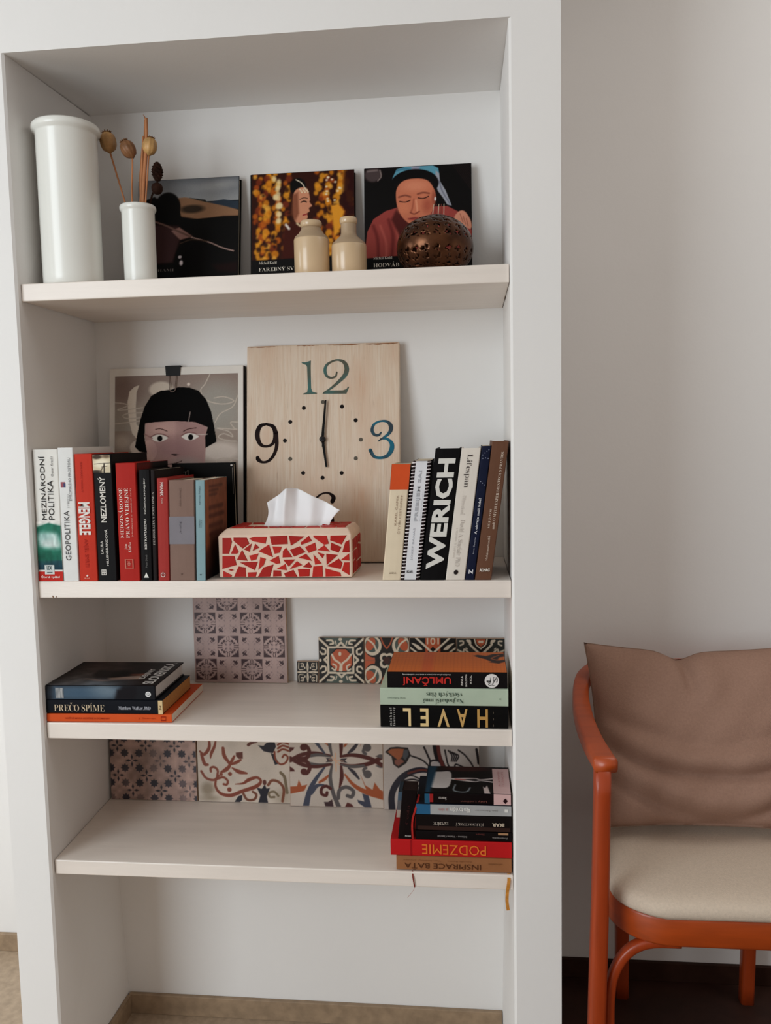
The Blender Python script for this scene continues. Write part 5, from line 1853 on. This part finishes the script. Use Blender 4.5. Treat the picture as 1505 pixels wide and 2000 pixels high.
L([(1030, 360), (940, 330), (850, 345)], 12, BKL)
L([(1010, 340), (930, 302), (880, 312)], 10, BKL)
L([(1020, 380), (940, 380), (850, 430), (830, 556)], 14, BKL)
L([(1110, 290), (1210, 270), (1300, 300)], 14, BKL)
a.ell(1300, 420, 90, 80, (120, 70, 54), 20)
L([(1040, 460), (1100, 420), (1200, 470), (1340, 500)], 16, BKL)
tile('large white tile with bold black outlined flowers, behind the lowest right stack', .6022, .2010, .2040, .010, .2580, 1.5, a, Z4, GL)

# ------------------------------------------------------------------ stack at the right of the lowest shelf
ST = 'books piled at the right of the lowest shelf'
root, W = flat_book('tan brown book with faded dark title, bottom of the lowest pile', ST, .6500, Z4 + .0004, .0278, .2068, .140, (150, 100, 66), .0165, hard=True, rough=.6,
                    letters=[('title_lettering', 'INSPIRACE BAŤA', .46, .93, .07, .735, 'D', (84, 50, 34), 'sans'), ('subtitle_lettering', 'Zdeněk Rybka      Vize, hodnoty, principy', .22, .34, .06, .66, 'D', (120, 76, 50), 'thin'), ('subtitle_lettering', 'nakladatelství', .34, .46, .80, .92, 'D', (116, 74, 48), 'thin')])


def ribbon_strip(nm, pts, w, m, root):
    base = root.location
    P = catmull([np.array(p, float) for p in pts], 8)
    v, fc = [], []
    for i, p in enumerate(P):
        t = P[min(i + 1, len(P) - 1)] - P[max(i - 1, 0)]
        q = np.array((t[2], 0, -t[0]))
        q = q / (np.linalg.norm(q) + 1e-9) * w / 2
        if q[0] < 0:
            q = -q
        for s_ in (-1, 1):
            v.append(tuple(np.array(p) + q * s_ - np.array(base)))
    n = len(P)
    v += [(p[0], p[1] + .0004, p[2]) for p in v]
    for i in range(n - 1):
        fc += [(2 * i, 2 * i + 2, 2 * i + 3, 2 * i + 1), (2 * n + 2 * i, 2 * n + 2 * i + 1, 2 * n + 2 * i + 3, 2 * n + 2 * i + 2)]
        fc += [(2 * i, 2 * n + 2 * i, 2 * n + 2 * i + 2, 2 * i + 2), (2 * i + 1, 2 * i + 3, 2 * n + 2 * i + 3, 2 * n + 2 * i + 1)]
    return link(nm, recalc(mesh_of(nm, v, fc, m)), root)


REDR = M((168, 44, 40), .6, .15, 200)
ribbon_strip('ribbon_bookmark', [(.6790, .0150, .5078), (.6800, .0095, .4990), (.6815, .0092, .4890), (.6830, .0095, .4795)], .0022, M((120, 40, 32), .6, .15, 200), root)['label'] = 'dark red ribbon hanging over the shelf edge'
tube('loose_thread', catmull([(.6830 - .65, .0095 - .0165, .4795 - root.location.z), (.6805 - .65, .0095 - .0165, .4735 - root.location.z), (.6760 - .65, .0095 - .0165, .4670 - root.location.z), (.6695 - .65, .0100 - .0165, .4590 - root.location.z)], 5), .0003, M((186, 130, 116), .8), root, 5)
ribbon_strip('ribbon_bookmark', [(.8520, .0158, .5078), (.8515, .0092, .4960), (.8490, .0092, .4780), (.8480, .0095, .4600), (.8500, .0095, .4420)], .0058, M((196, 132, 60), .6, .2, 200), root)['label'] = 'gold ribbon hanging at the right end'
flat_book('bright red book with orange title upside down, in the lowest pile', ST, .6402, Z4 + .0288, .0298, .2170, .150, (184, 34, 36), .0150, hard=False,
          letters=[('title_lettering', 'PODZEMIE', .22, .84, .262, .79, 'D', (222, 120, 50), 'sans')],
          bands=[('board_edge', 'spine', (0, 1, .165, .178), (150, 26, 30))])
ZS = Z4 + .0589
flat_book('thin black book lying directly on the bright red book', ST, .6858, ZS, .0172, .1715, .120, (22, 18, 19), .0165, hard=False,
          letters=[('title_lettering', 'Robinson – Winston Churchill', .42, .62, .23, .54, 'D', (150, 142, 140), 'serif'), ('subtitle_lettering', 'Slovart', .12, .3, .63, .72, 'D', (110, 60, 56)), ('publisher_mark', 'Premedia', .46, .64, .80, .955, 'D', (150, 142, 140))],
          bands=[('gold_label', 'spine', (.02, .24, .86, .965), (170, 130, 96))])
flat_book('black paperback with pale title, second under the silver spine', ST, .6860, ZS + .0177, .0294, .1712, .120, (24, 20, 20), .0165, hard=False,
          letters=[('title_lettering', 'EXPEDÍCIE', .42, .66, .19, .345, 'D', (190, 178, 166), 'serif'), ('author_lettering', 'JÚLIUS SATINSKÝ', .42, .66, .42, .715, 'D', (170, 158, 148), 'serif'), ('publisher_mark', 'IKAR', .40, .62, .80, .925, 'D', (196, 180, 160), 'heavy')],
          bands=[('spine_band', 'spine', (.70, .95, .02, .985), (52, 36, 32))])
flat_book('slim book with a silver white spine and blue end, in the lowest pile', ST, .6875, ZS + .0476, .0198, .1695, .122, (30, 34, 44), .0168, hard=False,
          bands=[('silver_band', 'spine', (.03, .97, .15, 1), (164, 164, 164)), ('blue_band', 'spine', (.03, .97, 0, .15), (44, 92, 128))],
          letters=[('title_lettering', 'Ako to vidím', .24, .72, .36, .575, 'D', (226, 224, 220), 'bold'), ('subtitle_lettering', 'ja sám', .3, .66, .24, .34, 'D', (186, 130, 126)), ('author_lettering', 'Ján Štrasser', .38, .6, .62, .86, 'D', (120, 116, 114), 'thin'), ('publisher_mark', '▪', .3, .6, .93, .965, 'D', (214, 212, 208))])
bc_ = Art(0, 0, 120, 170, 90, 128, (20, 17, 18))
bc_.poly([(30, 120), (90, 122), (100, 140), (92, 164), (36, 164), (26, 140)], (206, 200, 198), 3, 1, True)
for y0 in (58, 70):
    bc_.line([(58, 126, 2), (60 + (y0 - 64) * .6, 96, 7), (62 + (y0 - 64) * 1.2, 70, 4), (62 + (y0 - 64) * .4, 58, 3), (62 + (y0 - 64) * 1.4, 30, 6)], 6, (216, 206, 204), 3)
bc_.line([(60, 110), (62, 90)], 4, (190, 90, 80), 3)
bc_.line([(84, 110), (110, 112), (114, 88), (96, 80)], 3.5, (120, 128, 134), 2)
bc_.poly([(84, 46), (120, 40), (120, 52), (90, 54), (96, 50)], (200, 184, 180), 2)
bc_.ell(10, 90, 12, 50, (60, 30, 28), 8)
bc_.poly([(0, 150), (120, 160), (120, 170), (0, 170)], (30, 62, 84), 6)
flat_book('black book with white shapes and a pink label, top of the lowest pile', ST, .7030, ZS + .0679, .0205, .1540, .120, (24, 20, 21), .0172, hard=False, rough=.3,
          prints=[('cover_picture', 'left', (.0, .995, .004, .996), bc_)],
          bands=[('pink_label', 'left', (0, .93, .80, .996), (212, 178, 176)), ('pink_label', 'spine', (0, .97, .80, .996), (206, 170, 168)), ('blue_band', 'spine', (.1, .98, 0, .06), (40, 84, 112)), ('red_mark', 'spine', (.1, .85, .06, .10), (150, 40, 40))],
          letters=[('author_lettering', 'Seneca', .34, .62, .165, .255, 'D', (190, 180, 174), 'serif'), ('title_lettering', 'Listy Luciliovi', .58, .8, .42, .72, 'D', (130, 78, 70), 'thin'),
                   ('label_lettering', 'O ŽIVOTE', .25, .80, .90, .93, 'L', (196, 136, 136), 'thin', 'left'), ('label_mark', '◆', .35, .85, .905, .96, 'D', (40, 22, 26)), ('label_lettering', 'a smrti', .25, .80, .855, .885, 'L', (196, 136, 136), 'thin', 'left')])
# small book set upright at the end of the pile, ribbon over it
root, W = book('small black book standing upright at the left end of the lowest pile', None, (.6535, .0185, ZS + .0004), .0268, .0905, .042, (24, 18, 19), lean=math.radians(6.0), hard=False, rough=.5, pages=M((44, 34, 32), .8, .1, 200),
               letters=[('publisher_mark', 'Slovart', .46, .86, .055, .08, 'H', (206, 200, 196), 'bold'), ('title_lettering', 'Cesta', .4, .6, .3, .7, 'U', (56, 30, 30), 'serif')])
ribbon_strip('ribbon_bookmark', [(.6925, .0300, .6440), (.6870, .0160, .6250), (.6812, .0150, .6050), (.6798, .0155, .5880), (.6806, .0155, .5672)], .0034, REDR, root)['label'] = 'red ribbon hanging down its right edge'
book('small blue grey book standing behind the small upright black book', None, (.6432, .1020, ZS + .0004), .0190, .050, .05, (70, 88, 104), lean=math.radians(5.0), hard=False, pages=M((60, 70, 80), .8, .1, 200),
     bands=[('paper_band', 'spine', (0, 1, .0, .3), (176, 160, 146)), ('grey_band', 'spine', (0, 1, .3, .68), (96, 96, 98))])

# ================================================================== armchair at the right
WOOD = M((164, 64, 28), .38, .12, 6, spec=.5, coat=.15, stretch=(14, 14, 1.5))
WOODH = M((172, 72, 28), .38, .12, 6, spec=.5, coat=.15, stretch=(2, 8, 14))
CX = 1.262
chair = thing('armchair', 'bentwood armchair in orange brown varnish with a cream upholstered seat', 'chair', (CX, .20, 0))
cl_ = Vector((CX, .20, 0))


def rel(pts):
    return [Vector(p) - cl_ for p in pts]


def mirror(pts):
    return [Vector((2 * CX - p[0], p[1], p[2])) for p in pts]


def both(fn):
    fn(lambda p: [Vector(q) for q in p])
    fn(mirror)


leg = [(1.000, -.003, 0), (1.0015, -.003, .12), (1.0050, -.002, .30), (1.0095, -.001, .50), (1.0125, .000, .712)]
both(lambda f: sweep('front_leg', rel(f(catmull(leg, 5))), Vector((1, 0, 0)), [(.0315 - .004 * i / 20, .0315) for i in range(21)], WOOD, chair, bev=.006))
arm = [(1.0165, -.014, .7225), (1.0085, .080, .7250), (1.0060, .180, .7330), (1.0120, .280, .7430), (1.0280, .370, .7540), (1.0520, .425, .7580)]
both(lambda f: sweep('arm_rest', rel(f(catmull(arm, 7))), Vector((0, 0, 1)), [(.026 + .010 * (i / 35), .040 - .012 * (i / 35)) for i in range(36)], WOODH, chair, bev=.006))
br = catmull([(1.0520, .425, .7580), (1.100, .452, .758), (CX, .462, .758), (2 * CX - 1.100, .452, .758), (2 * CX - 1.0520, .425, .7580)], 8)
sweep('back_rail', rel(br), Vector((0, 0, 1)), (.045, .024), WOODH, chair, bev=.006)
rear = [(1.124, .425, 0), (1.122, .420, .20), (1.112, .418, .44), (1.100, .432, .62), (1.092, .450, .76)]
both(lambda f: sweep('rear_leg', rel(f(catmull(rear, 5))), Vector((1, 0, 0)), (.029, .029), WOOD, chair, bev=.006))


def rrect(x0, x1, y0, y1, rf, rb_, n=10):
    out = []
    for cx, cy, r, a0 in ((x0 + rf, y0 + rf, rf, 180), (x1 - rf, y0 + rf, rf, 270), (x1 - rb_, y1 - rb_, rb_, 0), (x0 + rb_, y1 - rb_, rb_, 90)):
        for k in range(n + 1):
            an = math.radians(a0 + 90 * k / n)
            out.append((cx + r * math.cos(an), cy + r * math.sin(an)))
    return out


X0, X1, Y0, Y1 = 1.034, 2 * CX - 1.034, .002, .425


def taper(pts):
    return [(CX + (x - CX) * (1 - .24 * max(0, (y - Y0) / (Y1 - Y0))), y) for x, y in pts]


ring = taper(rrect(X0, X1, Y0, Y1, .105, .09))
sweep('seat_rail', [Vector((x, y, .424)) - cl_ for x, y in ring], Vector((0, 0, 1)), (.054, .026), WOODH, chair, closed=True, bev=.006)
brace = [(1.0280, .012, .215), (1.0290, .012, .290), (1.0370, .012, .335), (1.0600, .012, .373), (1.0950, .012, .392), (1.1500, .012, .395)]
both(lambda f: sweep('brace', rel(f(catmull(brace, 7))), Vector((0, 1, 0)), (.022, .017), WOOD, chair, bev=.005))

FAB = M((214, 198, 180), .95, .06, 260, .45, 900, spec=.08)
FABP = M((160, 128, 112), .95, .07, 240, .5, 800, spec=.06)


def pad():
    rings = [(1.0, .4505, 0), (1.012, .456, 0), (1.014, .463, 0), (1.0, .471, 0), (.975, .4765, 0), (.93, .4805, 0), (.86, .4835, 0), (.76, .4855, 0), (.6, .487, 0), (.4, .488, 0), (.2, .4885, 0)]
    base = taper(rrect(X0 - .006, X1 + .006, Y0 - .014, Y1 + .006, .105, .09, 14))
    cx, cy = (X0 + X1) / 2, (Y0 + Y1) / 2
    v, fc = [], []
    n = len(base)
    for s_, z, _ in rings:
        for x, y in base:
            px, py = cx + (x - cx) * s_, cy + (y - cy) * s_
            dz = .0015 * math.sin(18 * px + 7 * py) * (1 - s_) + (.0012 * math.sin(60 * px) if .93 < s_ < 1.01 else 0)
            v.append(Vector((px, py, z + dz)) - cl_)
    for i in range(len(rings) - 1):
        for k in range(n):
            k2 = (k + 1) % n
            fc.append((i * n + k, i * n + k2, (i + 1) * n + k2, (i + 1) * n + k))
    fc.append(tuple((len(rings) - 1) * n + k for k in range(n)))
    fc.append(tuple(range(n - 1, -1, -1)))
    link('seat_pad', mesh_of('seat_pad', v, fc, FAB, True), chair)['label'] = 'cream upholstered seat pad'


pad()


def pillow():
    """square cushion slumped against the back: pinched corners, dented top, sagging folds"""
    pw, ph, T = .462, .372, .062
    N = 64
    base = Vector((CX, .246, .4885))
    up = Vector((0, .155, .352)).normalized()
    nrm = Vector((0, -up.z, up.y))
    v, fc = [], []
    for side in (1, -1):
        for j in range(N + 1):
            for i in range(N + 1):
                u, w = 2 * i / N - 1, 2 * j / N - 1
                x = pw / 2 * u * (1 - .055 * (1 - w * w)) * (1 - .05 * (w < 0) * w * w)
                h = ph / 2 * (w * (1 - (.095 if w > 0 else .05) * (1 - u * u)) + 1)
                pinch = math.exp(-((u + .17) / .15) ** 2) * max(0, w) ** 6
                h -= .018 * pinch
                th = T * max(0, (1 - u ** 4) * (1 - w ** 4)) ** .55
                th *= 1 + .35 * (-w) * (w < 0) * (1 - u * u)
                if side > 0:
                    crease = math.exp(-((u + .19 - .10 * (1 - w)) / .05) ** 2) * max(0, min(1, (w - .30) / .5))
                    th -= .020 * crease
                    th += .010 * math.exp(-((u - .02) / .12) ** 2) * max(0, min(1, (w - .2) / .5)) * (1 - max(0, w) ** 8)
                    for w0, cv, amp, wd in ((-.50, .42, .0150, .060), (-.93, .52, .0160, .065), (-.16, .34, .0050, .09)):
                        wl = w0 + cv * u * u + .02 * math.sin(5 * u + 9 * w0)
                        f = max(0, 1 - (u / 1.02) ** 6)
                        th -= amp * f * math.exp(-((w - wl) / wd) ** 2)
                        th += amp * .8 * f * math.exp(-((w - wl - .17) / (wd * 2.2)) ** 2)
                    th += .0016 * math.sin(9 * u + 4 * w) + .0012 * math.sin(17 * u - 11 * w)
                edge = 1 - max(abs(u), abs(w)) ** 10
                th = max(th * (1 if side > 0 else .55), 0) + .001 * edge
                bend = .012 * (w * w)
                p = base + Vector((x, 0, 0)) + up * h + nrm * (side * th + T * .62 + bend * -1)
                v.append(p)
    M1 = (N + 1) ** 2
    for s_ in (0, 1):
        for j in range(N):
            for i in range(N):
                q = s_ * M1 + j * (N + 1) + i
                f = (q, q + 1, q + N + 2, q + N + 1)
                fc.append(f if s_ == 0 else tuple(reversed(f)))
    bd = [i for i in range(N)] + [j * (N + 1) + N for j in range(N)] + [N * (N + 1) + N - i for i in range(N)] + [(N - j) * (N + 1) for j in range(N)]
    for k in range(len(bd)):
        a_, b_ = bd[k], bd[(k + 1) % len(bd)]
        fc.append((b_, a_, a_ + M1, b_ + M1))
    root = thing('cushion', 'taupe linen cushion with sagging folds, propped on the armchair seat', 'cushion', base)
    me = recalc(mesh_of('cover', [p - base for p in v], fc, FABP, True))
    link('cover', me, root)
    # piped seam along the top edge
    seam = [v[j] - base + nrm * .0006 for j in bd]
    tube('seam', [seam[k] for k in range(0, len(seam), 2)] + [seam[0]], .0012, M((140, 114, 98), .95, .05, 200), root, 6)


pillow()
